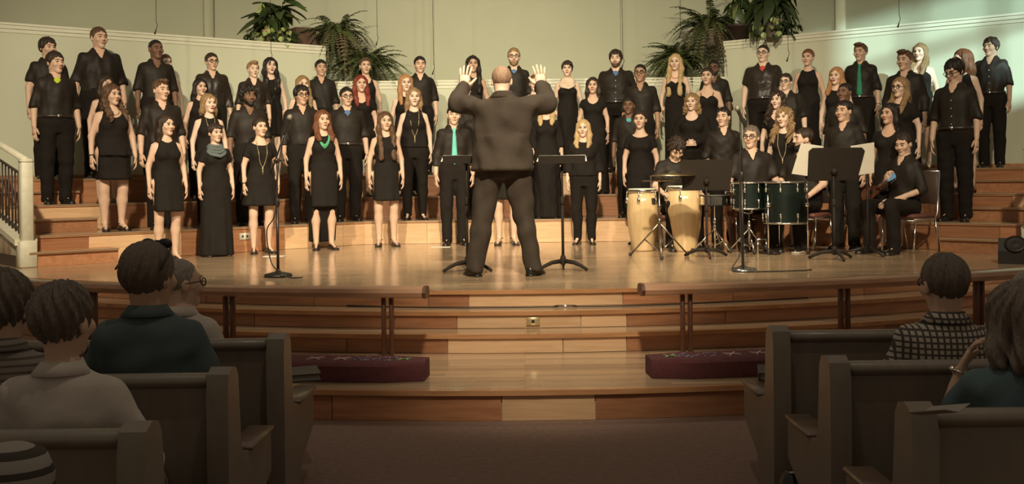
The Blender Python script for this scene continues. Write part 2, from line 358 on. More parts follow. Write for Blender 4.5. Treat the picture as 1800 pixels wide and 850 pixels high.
for t in (1, 2, 3):
    zt = tier_z(t)
    tr = struct(band((t-1)*TD, t*TD+(0.95 if t == 3 else 0), ZS-0.05, zt-0.001, 'floor_tier', 'stage_floor'), 'wooden choir riser, %s of three' % ('lowest', 'middle', 'top')[t-1])
    a = offs((t-1)*TD)
    for i in range(3):
        p, q = a[i], a[i+1]; L = (q-p).length; u = 0.0
        while u < L-0.05:
            e = min(u+rnd.uniform(0.65, 1.5), L)
            if L-e < 0.25: e = L
            pale_board = (t == 1 and i == 1) or rnd.random() < 0.22  # paler oak on the lowest middle facet and on some random boards
            strip(p.lerp(q, (u+0.002)/L), p.lerp(q, (e-0.002)/L), zt-TH+0.002, zt-0.026, 0.014+rnd.uniform(0, 0.002), 'plank', 'oak_light' if pale_board else 'oak', tr)
            u = e
        ns = strip(p, q, zt-0.026, zt+0.002, 0.03, 'nosing', 'oak_nosing', tr)
        strip(p+nrm(q, p)*0.03, q+nrm(q, p)*0.03, zt-0.010, zt+0.003, 0.006, 'nosing_strip', 'nosing_strip', tr)
# half steps of the aisle stairs at both ends of the tiers
for side in (0, 1):
    for t in (0, 1, 2):
        a = offs(t*TD); o = offs(t*TD-0.34)
        i = 0 if side == 0 else 2
        if side == 0: e0, e1, f0, f1 = a[0], a[0].lerp(a[1], 0.23), o[0].lerp(o[1], .02), o[0].lerp(o[1], 0.235)
        else: e0, e1, f0, f1 = a[2].lerp(a[3], 0.77), a[3], o[2].lerp(o[3], 0.765), o[2].lerp(o[3], .98)
        zt = tier_z(t)
        bb = MB(); bb.rings([[(v.x, v.y, zt) for v in (f0, f1, e1, e0)], [(v.x, v.y, zt+TH/2) for v in (f0, f1, e1, e0)]])
        st = struct(bb.build('trim_%d' % (10+side*3+t), M['oak'], None, smooth=False))
        strip(f0, f1, zt+TH/2-0.022, zt+TH/2+0.002, 0.03, 'nosing', 'oak_nosing', st)
        strip(f0+nrm(f1, f0)*0.03, f1+nrm(f1, f0)*0.03, zt+TH/2-0.010, zt+TH/2+0.003, 0.006, 'nosing_strip', 'nosing_strip', st)
# low walls behind the choir with their caps, ledges and the upper walls
ZW, ZL = 3.60, 3.02
WO = 3*TD+0.02
def wallseg(name, p, q, z0, z1, th, material, parent=None): 
    n = nrm(p, q); bb = MB()
    bb.rings([[(v.x, v.y, z0) for v in (p, q, q+n*th, p+n*th)], [(v.x, v.y, z1) for v in (p, q, q+n*th, p+n*th)]]); return bb.build(name, M[material], parent, smooth=False)
wo = offs(WO); dl = Vector((-.809, -.587)).normalized(); dr = Vector((.813, -.582)).normalized()
WL0 = wo[1]+dl*8.5; WR0 = wo[2]+dr*8.5
def capped(name, p, q, z0, z1, idx):
    o = struct(wallseg(name, p, q, z0, z1, 0.14, 'wall_low'))
    n = nrm(p, q)
    for (dz, pr, h) in ((-0.10, 0.012, 0.05), (-0.05, 0.03, 0.05), (0.0, 0.045, 0.03)):
        c = wallseg('trim_%d' % idx, p-n*pr, q-n*pr, z1+dz, z1+dz+h, 0.14+pr+0.03, 'white_trim', o)
    wallseg('baseboard', p-n*0.012, q-n*0.012, tier_z(3), tier_z(3)+0.06, 0.012, 'oak', o)
    return o
capped('wall_left', WL0, wo[1], ZS, ZW, 1)
capped('wall_right', wo[2], WR0, ZS, ZW, 2)
capped('wall_back', wo[1], wo[2], ZS, ZL, 3)
u2 = [WL0+nrm(WL0, wo[1])*1.0, Vector((wo[1].x-0.75, 17.35)), Vector((wo[2].x+0.75, 17.35)), WR0+nrm(wo[2], WR0)*1.0]
# ledges the plants stand on
for nm, pts, z in (('trim_4', (WL0, wo[1], u2[1], u2[0]), ZW-0.01), ('trim_5', (wo[2], WR0, u2[3], u2[2]), ZW-0.01), ('trim_6', (wo[1], wo[2], u2[2], u2[1]), ZL-0.01)):
    bb = MB(); bb.rings([[(v.x, v.y, z-0.05) for v in pts], [(v.x, v.y, z) for v in pts]]); struct(bb.build(nm, M['white_trim'], None, smooth=False))
for nm, p, q in (('wall_upper_left', u2[0], u2[1]), ('wall_upper_back', u2[1], u2[2]), ('wall_upper_right', u2[2], u2[3])):
    struct(wallseg(nm, p, q, 2.6, 7.0, 0.15, 'wall_paint'))
ub = D_['wall_upper_back']
for px in (760, 1094):                     # shallow frame of the centre recess
    p = at(px, 60, 17.3); bb = MB(); bb.box((0, 0, 0), (0.05, 0.06, 4.2)); bb.build('trim', M['wall_paint'], ub, (p.x, 17.33, 5.0), smooth=False)
p = u2[2].lerp(u2[3], 0.18); bb = MB(); bb.box((0, 0, 0), (0.16, 0.12, 4.0), bev=0.02); o = bb.build('pilaster', M['white_trim'], D_['wall_upper_right'], (p.x, p.y-0.04, 4.9)); o.rotation_euler = (0, 0, math.atan2(dr.y, dr.x))
p = u2[1].lerp(u2[0], 0.18); bb = MB(); bb.box((0, 0, 0), (0.16, 0.12, 4.0), bev=0.02); o = bb.build('pilaster', M['wall_paint'], D_['wall_upper_left'], (p.x, p.y-0.04, 4.9)); o.rotation_euler = (0, 0, math.atan2(-dl.y, -dl.x))
# side fields of the chancel beyond the tiers
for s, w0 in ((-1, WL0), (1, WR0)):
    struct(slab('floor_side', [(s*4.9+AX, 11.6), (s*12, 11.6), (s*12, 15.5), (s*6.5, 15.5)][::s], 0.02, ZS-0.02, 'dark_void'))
# stair guards: newel, sloping handrail, balusters and the knee wall under them
def guard(s, label):
    base = Vector((AX+s*5.26, 10.36)); d = Vector((s*0.665, 0.747)); n = Vector((d.y, -d.x))
    g = thing('stair_railing', label, 'railing', (base.x, base.y, ZS))
    ang = math.atan2(d.y, d.x); RM = Matrix.Rotation(ang, 4, 'Z')
    L = 2.6; sl = 0.20; zt, zb = 1.12, 0.28
    bb = MB(); bb.box((0, 0, 0.14), (0.16, 0.17, 0.28), bev=0.01); bb.box((0, 0, 0.68), (0.115, 0.12, 0.84), bev=0.012); bb.box((0, 0, 1.11), (0.13, 0.13, 0.05), bev=0.02)
    bb.xform(RM); bb.build('newel_post', M['newel_paint'], g)
    bb = MB(); bb.tube([(0, 0, zt), (L, 0, zt+L*sl)], 0.042, 10, flat=0.8); bb.xform(RM); bb.build('handrail', M['newel_paint'], g)
    bb = MB(); bb.tube([(0.05, 0, zt-0.17), (L, 0, zt-0.17+L*sl)], 0.014, 6); bb.xform(RM); bb.build('rail_bar', M['iron'], g)
    bb = MB(); bb.tube([(0.05, 0, zb+0.07), (L, 0, zb+0.07+L*sl)], 0.012, 6); bb.xform(RM); bb.build('rail_bar', M['iron'], g)
    bb = MB(); bb.tube([(0, 0, 0), (0, 0, zt-zb-0.17)], 0.010, 6); me = bb.mesh('baluster', M['iron'])
    i = 0
    x = 0.15
    while x < L:
        o = link('baluster', me, g, tuple(RM @ Vector((x, 0, zb+0.0+x*sl)))); x += 0.125
    bb = MB(); bb.prism([(0.02, -0.075, 0), (L, -0.075, 0), (L, -0.075, zb-0.05+L*sl), (0.02, -0.075, zb-0.05)], (0, 0.15, 0)); bb.xform(RM); bb.build('knee_wall', M['wall_paint'], g, smooth=False)
    bb = MB(); bb.prism([(0.02, -0.11, zb-0.05), (L, -0.11, zb-0.05+L*sl), (L, -0.11, zb+0.01+L*sl), (0.02, -0.11, zb+0.01)], (0, 0.22, 0)); bb.xform(RM); bb.build('wall_cap', M['newel_paint'], g, smooth=False)
    bb = MB(); bb.prism([(0.1, -0.085*1, 0), (L, -0.085, 0), (L, -0.085, 0.12), (0.1, -0.085, 0.12)], (0, 0.17, 0)); bb.xform(RM); bb.build('skirting', M['nosing_dark'], g, smooth=False)
guard(-1, 'cream stair railing with iron balusters at the left end of the choir tiers')
guard(1, 'cream stair railing with iron balusters at the right end of the choir tiers')

# communion rails and kneelers
def arc_sweep(r, a0, a1, prof, n, name, material, parent, z=0.0, loc=None):
    rings = []
    for i in range(n+1):
        a = R(a0+(a1-a0)*i/n)
        rings.append([(CC.x+(r+u)*math.sin(a), CC.y-(r+u)*math.cos(a), z+v) for u, v in prof])
    bb = MB(); bb.rings(rings); return bb.build(name, M[material], parent, smooth=True, sharp=35)
RR = 8.76
for s, a0, a1, posts, lab in ((-1, -4.75, -33, (-6.55, -14.2, -22.0, -30), 'curved oak communion rail on paired posts at the left of the steps'), (1, 4.8, 33, (6.9, 14.6, 22.4, 30), 'curved oak communion rail on paired posts at the right of the steps')):
    g = thing('communion_rail', lab, 'railing')
    prof = [(-0.075, 0.012), (-0.085, 0.03), (-0.075, 0.06), (-0.04, 0.078), (0.04, 0.078), (0.075, 0.066), (0.088, 0.04), (0.078, 0.012), (0.05, 0), (-0.05, 0)]
    if s > 0: prof = prof[::-1]
    arc_sweep(RR, a0, a1, prof, 40, 'top_rail', 'oak_rail', g, 0.627)
    pr2 = [(u*1.03, v*1.03-0.001) for u, v in prof]
    arc_sweep(RR, a0-s*0.02, a0+s*0.12, pr2, 1, 'end_cap', 'post_wood', g, 0.626)
    for pa in posts:
        for k in (-0.13, 0.13):
            a = R(pa+k*1.35); p = (CC.x+RR*math.sin(a), CC.y-RR*math.cos(a))
            bb = MB(); bb.box((0, 0, 0.224), (0.026, 0.045, 0.448), bev=0.004); o = bb.build('post', M['post_wood'], g, (p[0], p[1], ZP)); o.rotation_euler = (0, 0, a)
def kneeler(s, a0, a1, lab):
    r0 = 9.27
    g = thing('kneeler', lab, 'cushion')
    w_, h_, c_ = 0.155, 0.115, 0.018
    prof0 = [(-w_, 0), (w_, 0), (w_+0.006, 0.03), (w_+0.004, h_-c_), (w_-c_, h_), (-w_+c_, h_), (-w_, h_-c_)]
    rings = []; n = 26
    for i in range(n+1):
        t = i/n; a = a0+(a1-a0)*t
        k = min(1, 0.62+0.38*(i/2.0)) if i < 2 else 1
        rr = [(CC.x+(r0+u*k)*math.sin(R(a)), CC.y-(r0+u*k)*math.cos(R(a)), ZP+0.002+v) for u, v in prof0]
        rings.append(rr if s < 0 else rr[::-1])
    bb = MB(); bb.rings(rings); bb.build('cushion', M['maroon'], g, smooth=True, sharp=40)
    def stitch(name, ang, dr_, segs, m, wd=0.007):
        bb = MB()
        for (x0, y0, x1, y1) in segs:
            bb.tube([(x0, y0, 0), ((x0+x1)/2, (y0+y1)/2, 0.003), (x1, y1, 0)], wd, 5, flat=0.5)
        a = R(ang); rr = r0+dr_
        o = bb.build(name, M[m], g, (CC.x+rr*math.sin(a), CC.y-rr*math.cos(a), ZP+h_+0.003)); o.rotation_euler = (0, 0, a); o['kind'] = 'stuff'
    cr = [(-0.055, 0.0, 0.06, 0.012), (-0.04, -0.055, 0.035, 0.07), (-0.05, 0.05, 0.045, -0.045)]
    a = a0+s*0.9
    stitch('green_sprig', a, 0.0, [(-0.04, -0.03, 0.0, 0.02), (0.0, 0.02, 0.04, 0.04), (0.0, 0.02, 0.03, -0.02), (-0.02, 0.0, -0.04, 0.04)], 'thread_green')
    rn = random.Random(5)
    stitch('flower_embroidery', a+s*1.1, 0.0, [(x, y, x+rn.uniform(-.04, .04), y+rn.uniform(-.03, .03)) for x, y in [(rn.uniform(-.13, .13), rn.uniform(-.07, .07)) for _ in range(26)]], 'thread_violet', 0.006)
    stitch('cross_embroidery', a+s*2.5, 0.0, cr, 'thread_white')
    stitch('cross_embroidery', a+s*3.6, 0.0, cr, 'thread_white')
    stitch('cross_embroidery', a+s*5.6, 0.0, cr, 'thread_white')
kneeler(-1, -4.2, -24, 'long maroon kneeling cushion with stitched crosses at the left of the steps')
kneeler(1, 4.45, 24, 'long maroon kneeling cushion with stitched crosses at the right of the steps')
# ------------------------------------------------------------------ people: smooth blended body volumes turned into one surface
f32 = np.float32
def P_caps(a, b, ra, rb, flat=False, sq=None):
    a = np.array(a, f32); b = np.array(b, f32); ba = b-a; L2 = float(ba @ ba); L = math.sqrt(L2); m = max(ra, rb)
    def fn(X, Y, Z):
        px, py, pz = X-a[0], Y-a[1], Z-a[2]
        tt = (px*ba[0]+py*ba[1]+pz*ba[2])/L2; t = np.clip(tt, 0, 1)
        dx, dy, dz = px-t*ba[0], py-t*ba[1], pz-t*ba[2]
        if sq is not None: dx = dx*sq[0]; dy = dy*sq[1]
        d = np.sqrt(dx*dx+dy*dy+dz*dz)-(ra+(rb-ra)*t)
        if flat: d = np.maximum(d, (tt-1)*L)
        return d
    mm = m*1.3
    return fn, np.minimum(a, b)-mm, np.maximum(a, b)+mm
def P_ell(c, r, Rm=None):
    c = np.array(c, f32); r = np.array(r, f32); mx = float(max(r))
    def fn(X, Y, Z):
        x, y, z = X-c[0], Y-c[1], Z-c[2]
        if Rm is not None:
            x, y, z = (Rm[0][0]*x+Rm[1][0]*y+Rm[2][0]*z, Rm[0][1]*x+Rm[1][1]*y+Rm[2][1]*z, Rm[0][2]*x+Rm[1][2]*y+Rm[2][2]*z)
        k0 = np.sqrt((x/r[0])**2+(y/r[1])**2+(z/r[2])**2); k1 = np.sqrt((x/r[0]**2)**2+(y/r[1]**2)**2+(z/r[2]**2)**2)+1e-6
        return k0*(k0-1)/k1
    e = np.array([mx]*3) if Rm is not None else r
    return fn, c-e, c+e
def P_loft(tab, p=2.2, cx=0.0, fold=None):
    """tab rows: z, rx, ry, cy"""
    T = np.array(tab, f32); T = T[np.argsort(T[:, 0])]; zmin, zmax = T[0, 0], T[-1, 0]
    def fn(X, Y, Z):
        rx = np.interp(Z, T[:, 0], T[:, 1]).astype(f32); ry = np.interp(Z, T[:, 0], T[:, 2]).astype(f32); cy = np.interp(Z, T[:, 0], T[:, 3]).astype(f32)
        x = (X-cx); y = Y-cy
        g = 1.0
        if fold:
            n, amp, ztop, ph = fold
            th = np.arctan2(y/ry, x/rx); g = 1+amp*np.clip((ztop-Z)/(ztop-zmin), 0, 1)*(np.sin(n*th+ph)+0.5*np.sin((n*1.7//1)*th+2*ph))
        d = (((np.abs(x)/rx)**p+(np.abs(y)/ry)**p)**(1/p)-g)*np.minimum(rx, ry)
        return np.maximum(d, np.maximum(Z-zmax, zmin-Z))
    mx, my = T[:, 1].max()*1.2, (T[:, 2]+np.abs(T[:, 3])).max()*1.2
    return fn, np.array([cx-mx, -my, zmin]), np.array([cx+mx, my, zmax])
class Grid:
    def __init__(s, lo, hi, h):
        lo = np.array(lo, float); hi = np.array(hi, float); h = np.broadcast_to(np.array(h, float), 3)
        s.ax = [np.arange(lo[i]-2*h[i], hi[i]+2.5*h[i], h[i]).astype(f32) for i in range(3)]
        s.F = np.full([len(a) for a in s.ax], 0.3, f32)
    def box(s, lo, hi, m):
        sl = []; 
        for i in range(3):
            a = np.searchsorted(s.ax[i], lo[i]-m); b = np.searchsorted(s.ax[i], hi[i]+m); sl.append(slice(int(a), int(b)))
        X = s.ax[0][sl[0]][:, None, None]; Y = s.ax[1][sl[1]][None, :, None]; Z = s.ax[2][sl[2]][None, None, :]
        return tuple(sl), X, Y, Z
    def XYZ(s): return s.ax[0][:, None, None], s.ax[1][None, :, None], s.ax[2][None, None, :]
    def add(s, pr, k=0.03, m=0.07):
        sl, X, Y, Z = s.box(pr[1], pr[2], m)
        if 0 in s.F[sl].shape: return
        d = pr[0](X, Y, Z); a = s.F[sl]
        if k > 0:
            h = np.maximum(k-np.abs(a-d), 0)/k; s.F[sl] = np.minimum(a, d)-h*h*k*0.25
        else: s.F[sl] = np.minimum(a, d)
    def sub(s, pr, k=0.01, m=0.03):
        sl, X, Y, Z = s.box(pr[1], pr[2], m)
        if 0 in s.F[sl].shape: return
        d = -pr[0](X, Y, Z); a = s.F[sl]
        h = np.maximum(k-np.abs(a-d), 0)/k; s.F[sl] = np.maximum(a, d)+h*h*k*0.25
    def clip(s, fn): s.F = np.maximum(s.F, fn(*s.XYZ())).astype(f32)
    def surf(s):
        Fv = s.F; Fv[0] = Fv[-1] = 0.1; Fv[:, 0] = Fv[:, -1] = 0.1; Fv[:, :, 0] = Fv[:, :, -1] = 0.1
        S = Fv < 0
        c = np.zeros(np.array(S.shape)-1, np.int8)
        n0, n1, n2 = c.shape
        offs_ = [(i, j, k) for i in (0, 1) for j in (0, 1) for k in (0, 1)]
        for (i, j, k) in offs_: c += S[i:i+n0, j:j+n1, k:k+n2]
        I, J, K = np.nonzero((c > 0) & (c < 8)); idx = np.full(c.shape, -1, np.int32); idx[I, J, K] = np.arange(len(I))
        vals = {o: Fv[I+o[0], J+o[1], K+o[2]] for o in offs_}
        acc = np.zeros((len(I), 3)); cnt = np.zeros(len(I))
        for a in offs_:
            for d in range(3):
                if a[d] == 0:
                    b = list(a); b[d] = 1; b = tuple(b); va, vb = vals[a], vals[b]; m = (va < 0) != (vb < 0)
                    t = np.where(m, va/np.where(m, va-vb, 1), 0)
                    for e in range(3): acc[:, e] += np.where(m, (t if e == d else a[e]), 0)
                    cnt += m
        p = acc/cnt[:, None]; V = np.empty((len(I), 3))
        for e, ii in enumerate((I, J, K)): V[:, e] = s.ax[e][ii]+p[:, e]*(s.ax[e][ii+1]-s.ax[e][ii])
        Q = []
        A = S[:-1, 1:-1, 1:-1]; B = S[1:, 1:-1, 1:-1]; i, j, k = np.nonzero(A != B); fl = A[i, j, k]
        q = np.stack([idx[i, j, k], idx[i, j+1, k], idx[i, j+1, k+1], idx[i, j, k+1]], 1); q[~fl] = q[~fl][:, ::-1]; Q.append(q)
        A = S[1:-1, :-1, 1:-1]; B = S[1:-1, 1:, 1:-1]; i, j, k = np.nonzero(A != B); fl = A[i, j, k]
        q = np.stack([idx[i, j, k], idx[i, j, k+1], idx[i+1, j, k+1], idx[i+1, j, k]], 1); q[~fl] = q[~fl][:, ::-1]; Q.append(q)
        A = S[1:-1, 1:-1, :-1]; B = S[1:-1, 1:-1, 1:]; i, j, k = np.nonzero(A != B); fl = A[i, j, k]
        q = np.stack([idx[i, j, k], idx[i+1, j, k], idx[i+1, j+1, k], idx[i, j+1, k]], 1); q[~fl] = q[~fl][:, ::-1]; Q.append(q)
        return V, np.concatenate(Q)
def volume(prims, h, off=0.0, clips=(), subs=(), wr=0.0, seed=0, pad=0.03, post=()):
    lo = np.min([p[0][1] for p in prims], 0)-pad-off; hi = np.max([p[0][2] for p in prims], 0)+pad+off
    G = Grid(lo, hi, h)
    for pr, k in prims: G.add(pr, k)
    if off: G.F -= off
    if wr:
        rn = np.random.RandomState(seed); X, Y, Z = G.XYZ()
        for _ in range(5):
            a = rn.normal(size=3)*np.array([26, 26, 20]); G.F += (wr*0.55*np.sin(a[0]*X+a[1]*Y+a[2]*Z+rn.uniform(0, 6))).astype(f32)
    for c in clips: G.clip(c)
    for sb, k in subs: G.sub(sb, k)
    for pr, k in post: G.add(pr, k)
    return G.surf()

def hand(b, w, d, t, n, curl=0.35, spread=0.0, k=1.0, mi=0):
    w, d, t, n = Vector(w), Vector(d).normalized(), Vector(t), Vector(n)
    t = (t-d*t.dot(d)).normalized(); n0 = d.cross(t); n = n0 if n0.dot(n) > 0 else -n0
    def ring(c, rt, rn_): return [c+t*(rt*math.cos(2*math.pi*j/8))+n*(rn_*math.sin(2*math.pi*j/8)) for j in range(8)]
    flip = d.cross(t).dot(n) < 0
    rs = [ring(w-d*.02*k, .026*k, .021*k), ring(w+d*.012*k, .029*k, .019*k), ring(w+d*.04*k, .038*k, .017*k), ring(w+d*.075*k, .043*k, .015*k), ring(w+d*.1*k, .040*k, .011*k)]
    b.rings([r[::-1] for r in rs] if flip else rs, mi)
    for o, L, sp in ((.031, .074, .22), (.0105, .083, .07), (-.0105, .077, -.07), (-.030, .060, -.22)):
        p = w+d*.09*k+t*o*k; dd = (d+t*sp*spread).normalized(); pts = [p]; ang = 0
        for fr, c in ((.45, .25), (.32, .75), (.23, .6)):
            ang += c*curl; v = dd*math.cos(ang)+n*math.sin(ang); p = p+v*(L*fr*1.12)*k; pts.append(p)
        b.tube(pts, [.0098*k, .0092*k, .0085*k, .0062*k], 6, mi)
    p = w+d*.025*k+t*.026*k; v1 = (d*.75+t*(.62+.5*spread)+n*.22).normalized(); v2 = (d*.95+t*(.22+.5*spread)+n*.3).normalized()
    b.tube([p, p+v1*.035*k, p+v1*.035*k+v2*.032*k, p+v1*.035*k+v2*.055*k], [.0135*k, .0115*k, .0105*k, .007*k], 6, mi)

TORSO = {'m': [(.82, .120, .095, .005), (.93, .168, .118, .008), (1.02, .160, .112, .0), (1.11, .156, .108, .0), (1.22, .166, .114, .0), (1.32, .176, .117, .004), (1.385, .168, .104, .012), (1.42, .142, .090, .018), (1.455, .092, .070, .02), (1.49, .060, .058, .015)],
         'f': [(.82, .125, .100, .008), (.92, .172, .122, .014), (1.0, .152, .110, .008), (1.09, .125, .092, .0), (1.18, .130, .096, -.002), (1.28, .146, .106, -.004), (1.36, .140, .092, .008), (1.41, .112, .074, .016), (1.445, .066, .056, .018), (1.48, .048, .050, .012)]}
def bodyprims(sx, b=1.0, pose=None, bust=1.0):
    bl = 1+(b-1)*0.75; T = [(z, rx*(.95 if sx == 'm' else .97)*(1+(b-1)*(1.15 if z < 1.3 else .55 if z > 1.42 else .85)), ry*(1+(b-1)*1.3 if z < 1.3 else 1+(b-1)*.7), cy-(b-1)*.05*(0.9 < z < 1.25)) for z, rx, ry, cy in TORSO[sx]]
    shx = (.150 if sx == 'm' else .140)*(1+(b-1)*.6); A = {}
    for s in (-1, 1):
        A[s] = dict(sh=(s*shx, .008, 1.378 if sx == 'm' else 1.362), el=(s*(shx+.066+.06*(b-1)), .03, 1.125), wr=(s*(shx+.078+.10*(b-1)), -.035, .885), hd=(s*.02, -.12, -1), th=(-s*.25, -1, 0), pn=(-s, 0, 0),
                    hip=(s*.088*(1+(b-1)*.6), .005, .92), kn=(s*.10*(1+(b-1)*.4), -.012, .50), an=(s*.095, .02, .085), fy=s*0.18)
    if pose:
        for s in (-1, 1):
            if s in pose: A[s].update(pose[s])
            if 0 in pose: A[s].update({k: ((s*v[0],)+tuple(v[1:]) if isinstance(v, tuple) else s*v if k == 'fy' else v) for k, v in pose[0].items()})
    ra = (.047, .039, .028) if sx == 'm' else (.043, .034, .024)
    rl = (.086, .054, .037) if sx == 'm' else (.086, .053, .034)
    tor = [(P_loft(T), 0)]
    if sx == 'f': tor += [(P_ell((s*.066*bl, -.078*bl, 1.262), (.058*bl*bust, .050*bl*bust, .056*bl*bust)), .035) for s in (-1, 1)]
    arms, legs = {}, {}
    for s in (-1, 1):
        a = A[s]; arms[s] = [(P_caps(a['sh'], a['el'], ra[0]*bl, ra[1]*bl), .045), (P_caps(a['el'], a['wr'], ra[1]*bl, ra[2]*(1+(bl-1)*.5)), .02)]
        kn, an = np.array(a['kn']), np.array(a['an']); cf = kn*.68+an*.32+np.array([0, .014, 0])
        legs[s] = [(P_caps(a['hip'], a['kn'], rl[0]*bl, rl[1]*bl), .03), (P_caps(a['kn'], cf, rl[1]*bl, rl[1]*1.02*bl), .02), (P_caps(cf, a['an'], rl[1]*1.0*bl, rl[2]), .03)]
    return T, A, tor, arms, legs, ra, rl, bl

HEADP = {}
def headmesh(sx, face, h, neck_to, jaw=1.0, wide=1.0):
    """head and neck in head space, facing -y"""
    w = wide
    pr = [(P_ell((0, .016, .034), (.075*w, .093, .084)), 0), (P_ell((0, -.018, -.030), (.0605*w*jaw, .070, .082)), .035), (P_ell((0, -.066, -.094), (.027*jaw, .024, .022)), .03),
          (P_caps((-.03, -.072, .030), (.03, -.072, .030), .014, .014), .02), (P_caps((0, -.088, .012), (0, -.106, -.022), .0075, .0125), .012),
          (P_caps((-.011, -.096, -.026), (.011, -.096, -.026), .008, .008), .008)]
    for s in (-1, 1):
        pr += [(P_ell((s*.042, -.062, -.022), (.024, .022, .024)), .02), (P_ell((s*.0755*w, .014, -.006), (.010, .020, .031)), .006)]
    nr = .053 if sx == 'm' else .045
    pr.append((P_caps((0, .022, -.06), neck_to, nr, nr*1.08), .03))
    G = Grid((-.125, -.14, neck_to[2]-.04), (.125, .14, .135), h)
    for p, k in pr: G.add(p, k)
    for s in (-1, 1): G.sub(P_ell((s*.032, -.094, .008), (.019, .019, .013)), .012)
    return G.surf()
def face_bits(b, sx, mouth, brow_mat=2):
    for s in (-1, 1):
        b.ico((s*.0315, -.0755, .006), (.0140, .0110, .0062), 3, 8, 5); b.ico((s*.031, -.0840, .006), (.0068, .0045, .0062), 4, 6, 4); b.tube([(s*.016, -.0850, .0115), (s*.031, -.0885, .0145), (s*.047, -.0800, .0110)], .0028, 5, 4 if sx == 'f' else 0)
        b.tube([(s*.012, -.0905, .026), (s*.032, -.090, .033), (s*.052, -.073, .026)], [.0032, .0042, .0025] if sx == 'm' else [.0028, .0036, .002], 5, brow_mat)
    if mouth == 'o':
        b.ico((0, -.085, -.062), (.0185, .010, .0130), 1, 10, 6); b.ico((0, -.0905, -.062), (.0140, .0085, .0078), 5, 8, 5)
    elif mouth == 'a':
        b.ico((0, -.086, -.062), (.022, .011, .013), 1, 10, 6); b.ico((0, -.0910, -.062), (.017, .0080, .0055), 5, 8, 5)
    else:
        b.ico((0, -.0865, -.0545), (.0225, .0095, .0055), 1, 10, 5); b.ico((0, -.0865, -.064), (.019, .0095, .006), 1, 10, 5); b.ico((0, -.094, -.0592), (.02, .0035, .0016), 5, 8, 4)

def hairline(kind):
    return {'std': ([-.12, -.075, -.045, -.02, .01, .06, .12], [.075, .066, .045, -.005, -.01, -.055, -.085]), 'high': ([-.12, -.06, -.03, .0, .06, .12], [.10, .085, .05, .0, -.05, -.075]),
            'low': ([-.12, -.07, -.04, -.01, .05, .12], [.058, .05, .02, -.035, -.08, -.10]), 'bald': ([-.12, .0, .02, .05, .12], [.15, .12, .03, .012, .0])}[kind]
def hairmesh(style, seed=0, h=.010, L=.30):
    rn = np.random.RandomState(seed); P = []; subs = []; wr = .004; line = 'std'; cap = (.083, .101, .093); c0 = (0, .018, .034)
    longk = None
    if style == 'short': cap = (.082, .101, .095)
    if style == 'buzz': cap = (.0785, .097, .088); wr = .001
    if style == 'quiff': P += [(P_ell((.0, -.055, .105), (.058, .04, .026)), .02)]; wr = .006
    if style == 'thick': cap = (.090, .108, .104); wr = .007; line = 'low'
    if style == 'curly': cap = (.098, .112, .112); wr = .013; line = 'low'
    if style == 'bowl': cap = (.088, .106, .1); wr = .003; line = 'low'
    if style == 'thin': cap = (.0790, .0985, .0870); wr = .0008; line = 'high'
    if style == 'pixie': cap = (.087, .105, .100); wr = .006; P += [(P_ell((.035, -.062, .075), (.042, .035, .03)), .02)]; line = 'low'
    if style in ('updo', 'bun'):
        cap = (.083, .102, .095); line = 'std'; P += [(P_ell((0, .105, .02 if style == 'updo' else .06), (.048, .04, .045)), .02)]; wr = .003
    if style in ('long', 'wavy', 'vlong', 'bob', 'fringe', 'behind', 'longcurl'):
        cap = (.086, .104, .100); line = 'low'; wr = {'wavy': .010, 'longcurl': .014, 'bob': .007}.get(style, .004); L = {'bob': .13, 'vlong': .46, 'behind': .30}.get(style, L); longk = True
        fw = .0 if style == 'behind' else 1.0
        for s in (-1, 1):
            x1 = .088+(.02 if style in ('wavy', 'longcurl') else .0); y1 = .03-.075*fw*(L > .2)
            P += [(P_caps((s*.068, .0, .05), (s*.083, .012, -.09), .030, .034), .03)]
            if fw and L > .2: P += [(P_caps((s*.083, .008, -.09), (s*(x1-.004), -.075, -.20), .034, .034), .03), (P_caps((s*(x1-.004), -.075, -.20), (s*(x1-.012), -.118, -L), .034, .026 if style != 'vlong' else .036), .03)]
            else: P += [(P_caps((s*.083, .012, -.09), (s*x1, y1, -L), .036 if fw else .028, .026), .03)]
        P += [(P_caps((0, .07, .03), (0, .085, -.12), .07, .075), .03), (P_caps((0, .088, -.12), (0, .105, -L), .07, .05), .03)]
        if style == 'fringe': P += [(P_ell((0, -.068, .064), (.060, .026, .026)), .02)]
    P = [(P_ell(c0, cap), 0)]+P
    xs, zs = hairline(line); xs = np.array(xs, f32); zs = np.array(zs, f32)
    lo = np.min([p[0][1] for p in P], 0)-.02; hi = np.max([p[0][2] for p in P], 0)+.02
    G = Grid(lo, hi, h); X, Y, Z = G.XYZ()
    G.add(P[0][0], 0)
    if not longk or True: 
        zl = np.interp(Y, xs, zs).astype(f32); part = .016*np.exp(-((X-.015)/.03)**2) if longk else 0
        G.F = np.maximum(G.F, (zl+part-Z)*.8).astype(f32)
    for p, k in P[1:]: G.add(p, k)
    # keep the face free
    G.sub(P_ell((0, -.055, -.030), (.063, .082, .088)), .012)
    if longk and style != 'fringe': G.sub(P_ell((0.004, -.085, .030), (.050, .050, .045)), .012)
    if longk: G.sub(P_caps((0, -.06, -.10), (0, -.10, -.5), .055, .045), .012)
    th = np.arctan2(X, Y-.02)
    G.F += (wr*np.sin(th*17+6*np.sin(Z*14+seed))+wr*.7*np.sin(Z*(70 if wr > .008 else 16)+th*9+seed)).astype(f32)
    return G.surf()

